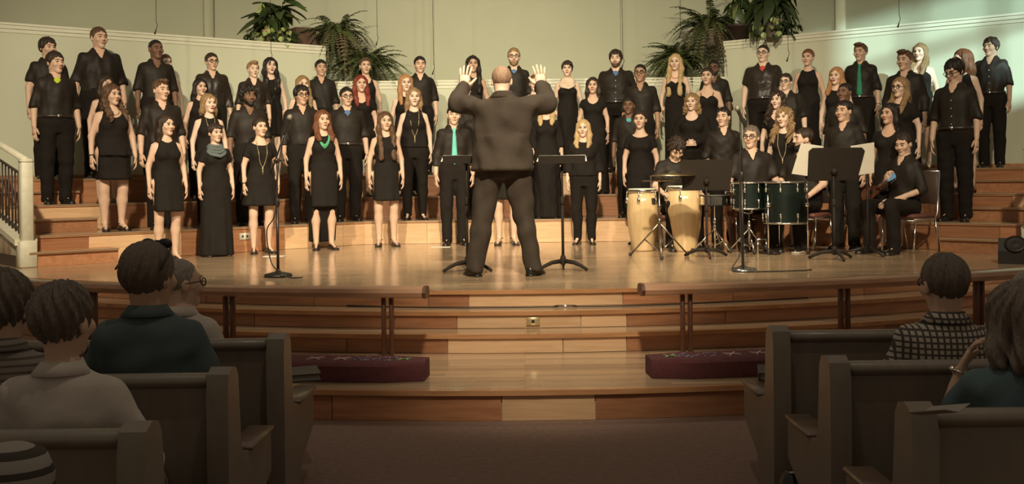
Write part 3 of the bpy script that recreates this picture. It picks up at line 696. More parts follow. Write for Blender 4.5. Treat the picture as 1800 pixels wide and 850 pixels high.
HAIRCACHE = {}
SHOES = {}
def shoemesh(kind):
    if kind in SHOES: return SHOES[kind]
    b = MB()
    if kind in ('dress', 'flat', 'sneaker'):
        up = {'dress': 1.0, 'flat': .62, 'sneaker': 1.05}[kind]
        rings = []
        for y, w_, hh, zb in ((.075, .020, .045, .0), (.062, .032, .088, 0), (.02, .037, .098, 0), (-.03, .040, .086, .0), (-.09, .045, .052, 0), (-.14, .044, .042, 0), (-.175, .034, .034, .002), (-.192, .014, .022, .006)):
            hh *= up; rings.append([(w_*c, y, zb+max(0, min(1, z_))*hh) for c, z_ in ((-.9, 0), (-1, .12), (-1, .4), (-.75, .8), (-.3, 1), (.3, 1), (.75, .8), (1, .4), (1, .12), (.9, 0))])
        b.rings([r[::-1] for r in rings], 0)
        rings = [[(x*w_, y, z) for x, z in ((-1, 0), (1, 0), (1, .014), (-1, .014))] for y, w_ in ((.08, .026), (.05, .041), (-.03, .042), (-.1, .049), (-.15, .047), (-.185, .034), (-.2, .012))]
        b.rings(rings, 1 if kind == 'sneaker' else 0)
    else:
        rings = [[(x*w_, y, z+zz) for x, zz in ((-1, 0), (1, 0), (1, .014), (-1, .014))] for y, w_, z in ((.07, .024, .03), (.03, .034, .03), (-.03, .033, .018), (-.09, .043, .002), (-.15, .044, .0), (-.185, .030, .0))]
        b.rings(rings); b.box((0, .055, .016), (.035, .035, .034))
        for y, z, r_ in ((-.125, .016, .043), (.015, .085, .042)):
            b.tube([(r_*math.cos(a), y+(.0 if z < .05 else .03*math.sin(a)), z+(.030*max(0, math.sin(a)) if z < .05 else 0)) for a in np.linspace(0, math.pi if z < .05 else 2*math.pi, 10)], .006, 5)
    SHOES[kind] = b.mesh('shoe', [M['shoe_black'], M['c_white']]); return SHOES[kind]
def lo_in(T, z): 
    T = np.array(T); T = T[np.argsort(T[:, 0])]
    return [float(np.interp(z, T[:, 0], T[:, i])) for i in (1, 2, 3)]
def front_y(T, x, z, off, bust=0):
    rx, ry, cy = lo_in(T, z); q = max(0, 1-(abs(x)/rx)**2.2)**(1/2.2)
    y = cy-ry*q
    if bust:
        for s in (-1, 1):
            r2 = ((x-s*.066)/.058)**2+((z-1.262)/.056)**2
            if r2 < 1: y = min(y, -.078-.05*math.sqrt(1-r2))
    return y-off
def collar(b, T, neck_r, mi=0, zc=1.462, open_=0.42):
    rings = []; n = 18
    for i in range(n+1):
        a = math.pi/2+open_+(2*math.pi-2*open_)*i/n+math.pi; e = abs(i/n-.5)*2
        c, s_ = math.cos(a), math.sin(a); cy = .020
        zt = zc+.042-.034*e**3; r0 = neck_r+.012
        inn = (r0*c, cy+r0*s_, zt-.035); top = (r0*1.02*c, cy+r0*1.02*s_, zt+.004); top2 = ((r0+.006)*c, cy+(r0+.006)*s_, zt+.004); out = ((r0+.040)*c, cy+(r0+.042+.016*e**4)*s_, zt-.038-.036*e**5); out2 = ((r0+.030)*c, cy+(r0+.030)*s_, zt-.044-.036*e**5)
        rings.append([inn, top, top2, out, out2])
    b.rings(rings, mi)

NP = 0
def make_person(label, loc, yaw, H, sx='m', b=1.0, skin=1, hair=('short', 'dark'), hy=0.0, hp=0.0, hr=0.0, mouth='o', top='shirt', sleeve='roll', neck='v', bottom='trousers', hem=.55, shoes=None,
                under=None, belt=False, tie=None, glasses=False, beard=None, necklace=None, scarf=None, topmat=None, botmat=None, pose=None, dz=0.0, hs=1.0, fine=False, group=None, lip=None, buttons=False,
                seated=False, bracelet=None, earring=False, wr=.0045, flare=1.0, jaw=1.0, wide=1.0, hairL=.30, headshift=(0, 0, 0), sole=0.0, peplum=False, jacket=False, watch=False, extra_hair=None):
    global NP; NP += 1; sd = NP
    k = H/1.75; T, A, tor, arms, legs, ra, rl, bl = bodyprims(sx, b, pose)
    shirtm = M[topmat or ('shirt_black' if sx == 'm' else 'dress_black')]; botm = M[botmat or 'trouser_black']
    hsx = hs*(1.05 if sx == 'm' else 1.03)
    # ---- body
    B = MB(); g = (.020, .020, .027) if not fine else (.017, .017, .022)
    pr = tor + arms[-1]+arms[1]+legs[-1]+legs[1]
    nb = (0, .018, 1.43 if sx == 'm' else 1.41); hc = Vector((headshift[0], headshift[1], 1.612+headshift[2]))
    nr = .053 if sx == 'm' else .045
    pr = pr+[(P_caps(nb, (hc.x*.8, .02+hc.y*.6, 1.53+headshift[2]), nr*1.08, nr*.9), .05)]
    for s in (-1, 1):
        an = A[s]['an']; fy = A[s]['fy']; fr_ = (.035, .024, .055) if shoes == 'sandal' else (.030, .016, .062) if sx == 'f' else (.026, .014, .064); pr.append((P_caps(an, (an[0]+.13*math.sin(fy), an[1]-.13*math.cos(fy)-.01, an[2]-fr_[2]), fr_[0], fr_[1]), .02))
    V, Q = volume(pr, g); B.add(V, Q, 0)
    HM = Matrix.Translation(hc) @ Matrix.Rotation(hy, 4, 'Z') @ Matrix.Rotation(hp, 4, 'X') @ Matrix.Rotation(hr, 4, 'Y') @ Matrix.Scale(hsx, 4)
    nl = HM.inverted() @ Vector((nb[0], nb[1], nb[2]+.015))
    V, Q = headmesh(sx, None, .0065 if fine else .0080, tuple(nl), jaw, wide)
    hb = MB(); hb.add(V, Q, 0); face_bits(hb, sx, mouth)
    hb.xform(HM)
    for v_, (f_, m_) in zip([hb.v], [(0, 0)]): pass
    base = B.n
    B.v += hb.v; B.f += [(f_+base, m_) for f_, m_ in hb.f]; B.n += hb.n
    for s in (-1, 1):
        a = A[s]; hand(B, a['wr'], a['hd'], a['th'], a['pn'], a.get('curl', .55), a.get('spread', 0), (1.0 if sx == 'm' else .9)*(1+(bl-1)*.4)*a.get('hk', 1.0))
    lipm = LIPS[lip if lip is not None else (2 if skin >= 4 else 0 if sx == 'f' else 3)]
    hairc = hair[1] if hair else 'dark'
    root = B.build('person', [SK[skin], lipm, HC[hairc] if hairc not in ('blond', 'straw', 'white', 'grey') else HC['dirty'] if hairc != 'white' else HC['grey'], M['eye_white'], M['iris'], M['mouth_dark']])
    root.location = loc; root.rotation_euler = (0, 0, yaw); root.scale = (k, k, k)
    tag(root, label, 'person', group)
    if dz: root.location.z += dz*k
    kids = lambda nm, bb, mm, **kw: bb.build(nm, mm, root, **kw)
    # ---- hair
    if hair:
        ck = (hair[0], sd if hair[0] in ('wavy', 'long', 'curly', 'longcurl') else 0, hairL, fine)
        if ck not in HAIRCACHE: HAIRCACHE[ck] = hairmesh(hair[0], sd % 7, .007 if fine else .011, hairL)
        V, Q = HAIRCACHE[ck]; hb = MB(); hb.add(V, Q); hb.xform(HM); kids('hair', hb, HC[hair[1]])
    if beard:
        G = Grid((-.09, -.12, -.15), (.09, .06, .0), .008)
        G.add(P_ell((0, -.018, -.034), (.066*wide*jaw, .077, .087)), 0); G.add(P_ell((0, -.066, -.098), (.032, .028, .026)), .03)
        X, Y, Z = G.XYZ(); G.F = np.maximum(G.F, (Z-np.interp(Y, [-.12, -.08, -.04, .0, .05], [-.066, -.062, -.045, -.01, .02]).astype(f32))*.8).astype(f32); G.clip(lambda X, Y, Z: Y-.02+0*X+0*Z)
        G.sub(P_ell((0, -.098, -.060), (.024, .02, .014)), .008); G.add(P_caps((-.025, -.09, -.047), (.025, -.09, -.047), .006, .006), .006)
        V, Q = G.surf(); hb = MB(); hb.add(V, Q); hb.xform(HM); kids('beard', hb, HC[beard])
    if glasses:
        hb = MB()
        for s in (-1, 1):
            hb.tube([(s*.034+.0235*math.cos(a), -.101+.004*abs(math.cos(a)), .004+.018*math.sin(a)) for a in np.linspace(0, 2*math.pi, 13)[:-1]], .0032, 5, closed=True)
            hb.tube([(s*.057, -.099, .008), (s*.080, -.04, .010), (s*.083, .02, .006)], .0028, 5)
        hb.tube([(-.011, -.104, .008), (.011, -.104, .008)], .003, 5); hb.xform(HM); kids('glasses', hb, M['black_plastic'])
    if earring:
        hb = MB(); [hb.ico((s*.082, .0, -.045), (.005, .005, .012), 0, 6, 4) for s in (-1, 1)]; hb.xform(HM); kids('earrings', hb, M['brass'])
    # ---- clothes
    off = .012; h = (.0175, .0175, .021) if not fine else (.016, .016, .019)
    sub = []
    def vneck(z0, wd, y1=.03):
        def fn(X, Y, Z): return np.maximum(np.maximum(np.abs(X)-(Z-z0)*wd, Y-y1), z0-Z)
        return fn, np.array([-.12, -.25, z0-.01]), np.array([.12, y1+.02, 1.56])
    NC = P_caps((0, .018, 1.40), (0, .02, 1.58), nr*1.0+.006, nr+.008)
    is_top = top in ('shirt', 'tee', 'blouse', 'dress', 'jacket')
    zbot = {'shirt': .985, 'tee': .90, 'blouse': .95, 'jacket': .86}.get(top, .97)
    prims = list(tor)
    if neck == 'cami' or (neck == 'strap'): pass
    sl = sleeve
    for s in (-1, 1):
        a = A[s]; sh, el, wr_ = np.array(a['sh']), np.array(a['el']), np.array(a['wr'])
        fit = 1.06 if sx == 'm' else 1.0
        if sl == 'cap': e = sh+(el-sh)*.28; prims.append((P_caps(sh, e, ra[0]*bl*1.02, ra[0]*bl*1.05, True), .04))
        elif sl == 'short': e = sh+(el-sh)*(.72 if sx == 'm' else .5); prims.append((P_caps(sh, e, ra[0]*bl*fit, ra[0]*bl*fit*1.06, True), .03))
        elif sl == 'roll': e = el+(wr_-el)*.12; prims += [(P_caps(sh, el, ra[0]*bl*fit, ra[1]*bl*1.08), .03), (P_caps(el, e, ra[1]*bl*1.2, ra[1]*bl*1.3, True), .015)]
        elif sl == 'three': e = el+(wr_-el)*.45; prims += [(P_caps(sh, el, ra[0]*bl, ra[1]*bl*1.1), .045), (P_caps(el, e, ra[1]*bl*1.1, ra[1]*bl*1.12, True), .015)]
        elif sl == 'long': e = el+(wr_-el)*.96; prims += [(P_caps(sh, el, ra[0]*bl*fit*1.05, ra[1]*bl*1.2), .05), (P_caps(el, e, ra[1]*bl*1.2, ra[2]*bl*1.35, True), .02)]
    clips = []
    if sl == 'none':
        xs_, zs_ = ([.16, .155, .125, .095], [1.18, 1.25, 1.33, 1.44]) if sx == 'f' else ([.2, .2, .14, .12], [1.18, 1.25, 1.33, 1.46])
        bb_ = 1+(b-1)*.7
        clips.append(lambda X, Y, Z: np.abs(X)-np.interp(Z, zs_, np.array(xs_)*bb_).astype(f32)+0*Y)
    sub.append((NC, .006))
    if neck == 'v': sub.append((vneck(1.36, .42), .006))
    elif neck == 'vdeep': sub.append((vneck(1.30, .45), .006))
    elif neck == 'collar': sub.append((vneck(1.42, .5), .006))
    elif neck == 'scoop': sub.append((P_ell((0, -.06, 1.45), (.085*bl, .11, .115)), .01))
    elif neck == 'wide': sub.append((P_ell((0, -.03, 1.45), (.115*bl, .14, .075)), .01))
    elif neck == 'crew': sub.append((P_ell((0, -.02, 1.47), (.068, .10, .062)), .008))
    elif neck == 'cami':
        clips.append(lambda X, Y, Z: Z-(1.305+.035*np.cos(np.clip((np.abs(X)-.066)*28, -3, 3)))+0*Y)
    if top == 'jacket': off = .026
    if top in ('tee', 'blouse'): off = .018
    if top == 'blouse': off = .024
    bot_is_skirt = bottom in ('skirt', 'maxi', 'hilow')
    if top == 'dress' or bot_is_skirt:
        wz = 1.04 if bottom != 'maxi' else 1.08
        rx, ry, cy = lo_in(T, wz); hx_, hy_, hcy = lo_in(T, .92)
        if bottom == 'maxi': tab = [(.02, hx_*1.25*flare, hy_*1.45*flare, .0), (.5, hx_*1.12*flare, hy_*1.2, .0), (.9, hx_*1.04, hy_*1.05, hcy), (wz, rx*1.0, ry, cy)]; fo = (9, .05, .9, sd)
        elif bottom == 'hilow': tab = [(.10, hx_*1.35, hy_*1.9, .05), (.5, hx_*1.3, hy_*1.5, .02), (.9, hx_*1.1, hy_*1.1, hcy), (wz, rx*1.05, ry*1.05, cy)]; fo = (8, .05, 1.0, sd)
        else: tab = [(hem, hx_*1.16*flare, hy_*1.28*flare, .0), (.75, hx_*1.08*(1+(flare-1)*.6), hy_*1.12, .004), (.9, hx_*1.04, hy_*1.05, hcy), (wz, rx, ry, cy)]; fo = (8, .035*flare**2, .95, sd)
        prims.append((P_loft(tab, 2.1, 0, fo), .03))
        if peplum: prims.append((P_loft([(.90, hx_*1.22, hy_*1.3, .0), (1.0, hx_*1.06, hy_*1.08, .0), (1.08, rx, ry, cy)], 2.1, 0, (10, .04, 1.0, 2)), .01))
        if bottom == 'hilow': clips.append(lambda X, Y, Z: (.44-Z-np.clip(Y*2.4+.10, -.1, .40))*.4+0*X+.0*X)
        V, Q = volume(prims, h, .011 if top == 'dress' else off, clips, sub, wr*.5, sd)
        cb = MB(); cb.add(V, Q)
        nm = 'dress'
    else:
        zb = zbot
        if top == 'jacket':
            hx_, hy_, hcy = lo_in(T, .92); prims.append((P_loft([(.855, hx_*1.20, hy_*1.30, .01), (.95, hx_*1.08, hy_*1.12, .005), (1.12, hx_*.98, hy_*1.0, 0)], 2.2, 0, (7, .025, 1.0, 1)), .02))
        elif top in ('tee', 'blouse'):
            hx_, hy_, hcy = lo_in(T, .92); prims.append((P_loft([(zb, hx_*1.04, hy_*1.04, hcy), (1.0, hx_*1.0, hy_*1.0, hcy), (1.1, *lo_in(T, 1.1))], 2.2), .02))
        clips.append(lambda X, Y, Z: zb-Z+0*X+0*Y)
        V, Q = volume(prims, h, off, clips, sub, wr, sd); cb = MB(); cb.add(V, Q); nm = {'shirt': 'shirt', 'tee': 't_shirt', 'blouse': 'blouse', 'jacket': 'suit_jacket'}[top]
    if neck == 'cami':
        for s in (-1, 1):
            cb.tube([(s*.075, front_y(T, s*.075, 1.31, .012), 1.31), (s*.085, front_y(T, s*.085, 1.37, .006)-.0, 1.37), (s*.088, .015, 1.425), (s*.08, .09, 1.37), (s*.07, .11, 1.30)], .006, 5)
    if top in ('shirt', 'jacket') and neck in ('v', 'collar', 'vdeep'): collar(cb, T, nr+.004, 0, 1.462 if sx == 'm' else 1.44, .42 if neck == 'collar' else .55)
    co = kids(nm, cb, shirtm)
    if buttons:
        bb = MB(); [bb.ico((0, front_y(T, 0, z, off+.008), z), (.0075, .004, .0075), 0, 6, 4) for z in np.arange(1.04, 1.37, .085)]; bb.build('buttons', M['button_white'], co).parent = root
    if bottom == 'trousers' or bottom == 'pants':
        rx, ry, cy = lo_in(T, .92); tp = [(P_loft([r for r in T if r[0] < 1.06 or r[0] < 1.12], 2.2), 0)]
        for s in (-1, 1):
            a = A[s]; kn, an = np.array(a['kn']), np.array(a['an']); f_ = 1.0 if bottom == 'trousers' else .86
            tp += legs[s]; tp += [(P_caps(a['hip'], a['kn'], rl[0]*bl*.97, rl[1]*bl*1.10*f_), .03), (P_caps(a['kn'], an+(an-kn)*(.105 if bottom == 'trousers' else .05), rl[1]*bl*1.10*f_, (.052 if bottom == 'trousers' else .042)*(1+(bl-1)*.6), True), .02)]
        V, Q = volume(tp, h, .014, [lambda X, Y, Z: Z-1.03+0*X+0*Y] if not seated else [lambda X, Y, Z: Z-1.05+0*X+0*Y], [], wr*.8, sd+3); cb = MB(); cb.add(V, Q); kids('trousers', cb, botm)
    if belt:
        rx, ry, cy = lo_in(T, 1.0); bb = MB(); o_ = .026
        ring = lambda z, q: [((rx+o_+q)*abs(math.cos(a))**(2/2.2)*(1 if math.cos(a) > 0 else -1), cy+(ry+o_+q)*abs(math.sin(a))**(2/2.2)*(1 if math.sin(a) > 0 else -1), z) for a in np.linspace(0, 2*math.pi, 29)[:-1]]
        bb.rings([ring(.982, -.012), ring(.983, .002), ring(1.015, .002), ring(1.016, -.012)]); bo = kids('belt', bb, M['belt'])
        bb = MB(); bb.box((0, cy-ry-o_-.006, .999), (.042, .012, .034), bev=.004); bb.build('belt_buckle', M['chrome'], bo)
    if tie:
        bb = MB(); zz = [1.445, 1.425, 1.40, 1.33, 1.2, 1.08, 1.035, 1.0]; ww = [.017, .024, .016, .022, .029, .036, .038, .004]
        rings = []
        for z, w_ in zip(zz, ww):
            y = front_y(T, 0, min(z, 1.39), off+.013)-(.0 if z < 1.4 else -.02*(z-1.39)/.05)
            rings.append([(-w_, y, z), (0, y-.008, z), (w_, y, z), (w_, y+.012, z), (-w_, y+.012, z)])
        bb.rings(rings[::-1]); kids('tie', bb, M[tie])
    if under:
        bb = MB(); y = front_y(T, 0, 1.39, .004); bb.ico((0, y+.012, 1.393), (.045, .022, .046), 0, 10, 6); kids('undershirt', bb, M[under])
    if necklace:
        style, nm_ = necklace; bb = MB(); zl = {'short': 1.375, 'mid': 1.25, 'long': 1.10, 'bib': 1.30}[style]; wn = {'short': .055, 'mid': .055, 'long': .060, 'bib': .06}[style]
        pts = []
        for i in range(21):
            u = -1+2*i/20; x = wn*math.sin(u*math.pi/2)*(1 if abs(u) < .9 else 1); z = zl+(1.43-zl)*abs(u)**(1.6 if style != 'short' else 2)
            pts.append((x, min(front_y(T, x, z, .032 if style != 'short' else .016, sx == 'f'), -.02 if z > 1.41 else 0) if z < 1.44 else -.02, z))
        if style == 'bib':
            for q in range(3): bb.tube([(x*(1+.1*q), y-.004, z-.02*q*(1-abs(x)/.07)) for x, y, z in pts], .006, 5)
            for i in range(3, 18): bb.ico(pts[i], (.010, .010, .012), 0, 6, 4)
        else:
            bb.tube(pts, .0032, 5)
            if style in ('mid', 'long'): x, y, z = pts[10]; bb.ico((x, y-.004, z-.02), (.009, .006, .022), 0, 6, 5); bb.tube([(x, y-.004, z-.03), (x, y-.004, z-.09)], .0045, 5)
        kids('necklace', bb, M[nm_])
    if scarf:
        bb = MB(); rn = random.Random(3)
        for q in range(4):
            bb.tube([((.075+.012*q)*math.cos(a), .015+(.070+.016*q)*math.sin(a)-(.02*q if math.sin(a) < 0 else 0), 1.455-.022*q-(.045*(.4+.45*q) if math.sin(a) < -.2 else 0)*abs(math.sin(a))+rn.uniform(-.006, .006)) for a in np.linspace(0, 2*math.pi, 19)[:-1]], .024, 7, closed=True)
        kids('scarf', bb, M[scarf])
    if bracelet or watch:
        a = A[bracelet or 1]; e, w_ = Vector(a['el']), Vector(a['wr']); d = (w_-e).normalized(); c = w_-d*.01; u = d.cross(Vector((0, 1, .1))).normalized(); v = d.cross(u); rr = ra[2]*bl+.006
        bb = MB(); bb.tube([c+u*rr*math.cos(t)+v*rr*math.sin(t) for t in np.linspace(0, 2*math.pi, 13)[:-1]], .006, 5, closed=True)
        if watch: bb.ico(c+u*rr*(1 if u.x*c.x > 0 else -1), (.014, .014, .014), 0, 8, 4)
        kids('watch' if watch else 'bracelet', bb, M['chrome'] if watch else M['shoe_black'])
    sk = shoes or ('dress' if sx == 'm' else 'flat')
    me = shoemesh(sk)
    for s in (-1, 1):
        a = A[s]; o = link('shoe', me, root, (a['an'][0], a['an'][1]-.012, a['an'][2]-.085+.0), a['fy']); 
        if 'fpitch' in a: o.rotation_euler = (a['fpitch'], 0, a['fy'])
    return root
# ------------------------------------------------------------------ the choir
def row_point(px, py, o):
    """where the sight line through px meets the facet line set back by o"""
    v = at(px, py, 1.0); dx = v.x; a = offs(o)
    for i in range(3):
        p, q = a[i], a[i+1]
        # X = dx*D ; p + t(q-p)
        den = (q.x-p.x)-dx*(q.y-p.y); t = (dx*p.y-p.x)/den
        if (t >= 0 or i == 0) and (t <= 1 or i == 2): return p+(q-p)*t, i
    return a[0], 0
ROWO = {0: -0.42, 1: 0.38, 2: TD+0.38, 3: 2*TD+0.45}
LOG = []
def chorus(px, ty, row, label, do=0.0, turn=None, hturn=None, Hs=None, **kw):
    p, i = row_point(px, ty, ROWO[row]+do)
    z0 = tier_z(row); s = F/p.y
    toz = at(px, ty, p.y).z; H = (toz-z0)*0.992
    LOG.append((px, row, round(H, 2)))
    face = math.atan2(p.x*0.9, p.y-8.0)      # towards the conductor
    yaw = -face*0.75 if turn is None else turn
    hy = (-face*1.15-yaw) if hturn is None else hturn
    return make_person(label, (p.x, p.y, z0), yaw, H, hy=hy, group='singers of the choir', **kw)
def man(px, ty, row, label, **k): return chorus(px, ty, row, label, sx='m', **k)
def lady(px, ty, row, label, **k):
    k.setdefault('top', 'dress'); k.setdefault('bottom', 'skirt'); k.setdefault('sleeve', 'none'); k.setdefault('neck', 'crew')
    return chorus(px, ty, row, label, sx='f', **k)
CH = 'c'
# left wing
man(84, 63, 3, 'dark haired young man half hidden at the far left of the top row', do=-.1, skin=1, hair=('thick', 'dark'), sleeve='short', mouth='c')
man(97, 87, 2, 'dark haired man with neon yellow undershirt and belt at the far left', skin=1, hair=('bowl', 'dark'), under='c_neon', belt=True, sleeve='roll', mouth='a', b=1.05)
man(174, 44, 3, 'tall heavyset man with short brown hair in the left of the top row', skin=1, hair=('short', 'brown'), sleeve='roll', b=1.18, mouth='c', do=.05)
lady(186, 130, 2, 'dark haired woman mostly hidden behind the woman with long wavy hair', skin=1, hair=('long', 'dark'), hem=.5, do=-.15)
lady(197, 145, 1, 'woman with long wavy brown hair in a black peplum dress and sandals', skin=1, hair=('wavy', 'brown'), peplum=True, hem=.62, neck='scoop', shoes='sandal', b=1.18, necklace=('short', 'brass'), bracelet=-1, mouth='a')
lady(291, 92, 3, 'woman whose face shows beside the shoulder of the tall man with close cropped hair', do=.2, skin=0, hair=('updo', 'brown'), mouth='c')
man(274, 66, 3, 'tall man with close cropped black hair and rolled sleeves by the left wall', do=-.25, skin=4, hair=('buzz', 'black'), sleeve='roll', mouth='o')
man(283, 136, 1, 'man with swept brown hair behind the woman in the lace hemmed dress', skin=1, hair=('quiff', 'brown'), sleeve='roll', b=1.06, mouth='a')
lady(292, 198, 0, 'woman with dark shoulder length hair and sleeveless dress, leftmost of the front row', do=-.25, skin=1, hair=('behind', 'dark'), hem=.60, flare=1.12, mouth='a', shoes='flat')
lady(352, 135, 2, 'woman with straight black hair in a sleeveless top behind the blonde with the bob', skin=1, hair=('behind', 'black'), bottom='pants', top='blouse', do=-.1)
man(372, 90, 3, 'tall man with dark hair and glasses in a satin black shirt, top row left', skin=1, hair=('short', 'dark'), glasses=True, sleeve='long', topmat='shirt_satin', mouth='a', do=-.25, b=1.05)
lady(367, 162, 1, 'woman with a wavy blonde bob and a thin pendant, behind the grey scarf', skin=0, hair=('bob', 'dirty'), neck='crew', bottom='pants', top='blouse', necklace=('mid', 'brass'), lip=1, mouth='a')
lady(378, 214, 0, 'woman with a short dark pixie cut, grey scarf and floor length black skirt', do=.05, skin=1, hair=('pixie', 'dark'), sleeve='short', bottom='maxi', scarf='c_scarf', mouth='a')
man(445, 105, 3, 'blond man in a satin black shirt beside the woman with the silver pendant', do=-.35, skin=0, hair=('quiff', 'dirty'), topmat='shirt_satin', sleeve='roll', mouth='o')
lady(475, 98, 3, 'woman with long black hair, sleeveless dress and long silver pendant in the top row', do=.05, skin=0, hair=('long', 'black'), hem=.62, necklace=('long', 'chrome'), neck='crew', mouth='o')
man(437, 148, 1, 'man with curly black hair and goatee behind the woman with pinned up hair', skin=4, hair=('curly', 'black'), beard='black', sleeve='roll', mouth='c', b=1.06, do=-.1)
lady(457, 203, 0, 'woman with pinned dark hair and short sleeved black dress beside the left microphone stand', do=.05, skin=1, hair=('updo', 'dark'), sleeve='short', neck='wide', hem=.62, flare=1.15, necklace=('long', 'brass'), bracelet=-1, mouth='a')
lady(532, 130, 2, 'blonde woman hidden behind the man with dark hair and black glasses', skin=0, hair=('long', 'dirty'), do=.1, mouth='c')
man(530, 147, 1, 'man with thick dark hair, black glasses and long black sleeves', skin=2, hair=('thick', 'black'), glasses=True, sleeve='long', mouth='c', do=-.1)
man(564, 102, 3, 'young man with neat dark hair standing under the left fern', skin=2, hair=('short', 'black'), sleeve='roll', mouth='c', do=-.2)
lady(567, 190, 0, 'woman with auburn hair, green bead necklace and high-low black dress', skin=1, hair=('long', 'auburn'), bottom='hilow', necklace=('bib', 'c_jade'), neck='crew', mouth='a', hairL=.24)
man(609, 150, 1, 'man with dark hair, glasses, blue undershirt and belt', skin=1, hair=('short', 'black'), glasses=True, under='c_blue', belt=True, sleeve='roll', b=1.12, mouth='a')
lady(642, 98, 3, 'woman with pinned up brown hair standing in front of the left fern', skin=1, hair=('updo', 'brown'), earring=True, neck='scoop', mouth='a', do=-.15)
lady(634, 129, 2, 'woman with dyed red hair and short sleeves', skin=1, hair=('long', 'red'), sleeve='short', neck='scoop', do=-.1, mouth='c')
lady(677, 193, 0, 'woman with very long brown hair, short black dress and strappy heels', skin=1, hair=('vlong', 'brown'), hem=.60, flare=1.12, shoes='sandal', mouth='c', sleeve='none')
lady(713, 128, 2, 'woman with long strawberry blonde hair behind the blonde with the bead necklace', skin=0, hair=('long', 'straw'), do=-.1, mouth='c', bottom='pants', top='blouse')
man(738, 96, 3, 'young man with short dark hair beside the woman with long strawberry hair', skin=1, hair=('short', 'black'), sleeve='roll', mouth='c', do=-.3)
lady(727, 151, 1, 'blonde woman in a sleeveless top and trousers with a long bead necklace', skin=0, hair=('behind', 'dirty'), top='blouse', bottom='pants', necklace=('long', 'brass'), mouth='c')
man(797, 181, 0, 'young man in a black shirt with a turquoise tie', skin=1, hair=('buzz', 'black'), tie='c_turq', neck='collar', sleeve='long', mouth='c', do=.05)
lady(831, 95, 3, "woman with long black hair above the conductor's left hand", skin=2, hair=('long', 'black'), mouth='c', do=.0, hairL=.4)
man(820, 128, 2, "singer whose face is covered by the conductor's left hand", skin=2, hair=('short', 'black'), sleeve='long', mouth='c')
man(842, 172, 1, "singer in black trousers hidden behind the conductor's left shoulder", skin=2, hair=('short', 'dark'), sleeve='long', mouth='c')
man(903, 81, 3, 'fair haired man with glasses and short beard standing directly behind the conductor', skin=0, hair=('short', 'dirty'), beard='dirty', glasses=True, under='c_blue', sleeve='roll', mouth='c', do=-.2)
lady(888, 190, 0, "woman whose bare legs and heels show between the conductor's legs", skin=1, hair=('behind', 'brown'), shoes='sandal', hem=.6, mouth='c')
lady(940, 128, 2, "woman with glasses under the conductor's raised right hand", skin=0, hair=('updo', 'auburn'), glasses=True, neck='scoop', sleeve='cap', lip=1, mouth='c', bottom='maxi')
lady(960, 168, 1, "blonde woman in a long black dress with lace sleeves behind the conductor's right arm", skin=0, hair=('long', 'blond'), sleeve='three', bottom='maxi', mouth='c', hairL=.26)
# right wing
lady(997, 104, 3, 'woman with short dark hair and a cream scarf', skin=0, hair=('pixie', 'dark'), scarf='c_cream', bottom='maxi', neck='cami', mouth='c', do=-.15)
lady(1042, 133, 2, 'woman with dark hair in a cap sleeved black dress beside the bearded man', skin=1, hair=('behind', 'dark'), sleeve='cap', neck='scoop', mouth='c', bottom='maxi', bracelet=1)
lady(1025, 207, 0, 'blonde woman in a long sleeved black top and trousers beside the music stand', skin=0, hair=('long', 'blond'), top='blouse', bottom='pants', sleeve='three', neck='crew', mouth='c', b=1.06, hairL=.25)
man(1082, 85, 3, 'heavyset bearded man with a blue undershirt and belt buckle', skin=0, hair=('thick', 'dark'), beard='brown', under='c_blue', belt=True, buttons=True, b=1.28, sleeve='roll', mouth='c', do=-.2)
man(1125, 109, 2, 'man with a shaved head and glasses, right arm bent', skin=3, hair=('buzz', 'black'), glasses=True, sleeve='roll', mouth='c', do=0)
man(1105, 168, 1, 'man with short black hair and a teal undershirt', skin=4, hair=('buzz', 'black'), under='c_teal', sleeve='roll', mouth='c', do=-.05)
lady(1125, 190, 0, 'woman with dark hair tied back in a short sleeved black dress behind the pale conga', skin=1, hair=('updo', 'dark'), sleeve='short', neck='wide', bottom='skirt', hem=.45, mouth='c')
lady(1187, 92, 3, 'tall woman with very long blonde hair in a strappy black dress', skin=0, hair=('vlong', 'blond'), neck='cami', bottom='maxi', mouth='c', do=-.2, necklace=('short', 'c_coral'))
man(1255, 103, 3, 'man with glasses and short black hair behind the woman in the camisole dress', skin=4, hair=('short', 'black'), glasses=True, beard='black', sleeve='roll', mouth='c', do=.1)
lady(1243, 115, 2, 'woman with pinned dark hair in a camisole dress', skin=1, hair=('updo', 'dark'), neck='cami', bottom='maxi', mouth='c', earring=True)
lady(1216, 161, 1, 'woman with shoulder length light brown hair and a loose black blouse, hands clasped', skin=0, hair=('wavy', 'dirty'), top='blouse', bottom='pants', sleeve='long', neck='scoop', mouth='c', b=1.15, hairL=.2,
     pose={0: dict(el=(.24, .0, 1.12), wr=(.06, -.19, 1.02), hd=(-.9, -.25, .05), th=(0, .0, 1), pn=(0, 1, 0), curl=.7)})
man(1271, 185, 0, 'man with short dark hair in a black shirt behind the music stand and drums', skin=1, hair=('short', 'black'), sleeve='roll', mouth='c', turn=-.1, do=-.05)
man(1341, 75, 3, 'tall heavyset man with glasses and a red undershirt', skin=0, hair=('buzz', 'dark'), glasses=True, under='c_red', sleeve='short', topmat='shirt_satin', b=1.22, mouth='c', belt=True, do=-.15)
man(1381, 126, 2, 'heavyset man with slicked dark hair and glasses in the right wing', skin=0, hair=('short', 'dark'), glasses=True, sleeve='roll', b=1.2, mouth='c', do=-.2, under='c_grey')
lady(1366, 157, 1, 'woman with long dark curls in the right wing', skin=0, hair=('longcurl', 'dark'), sleeve='short', neck='scoop', mouth='c', do=.0)
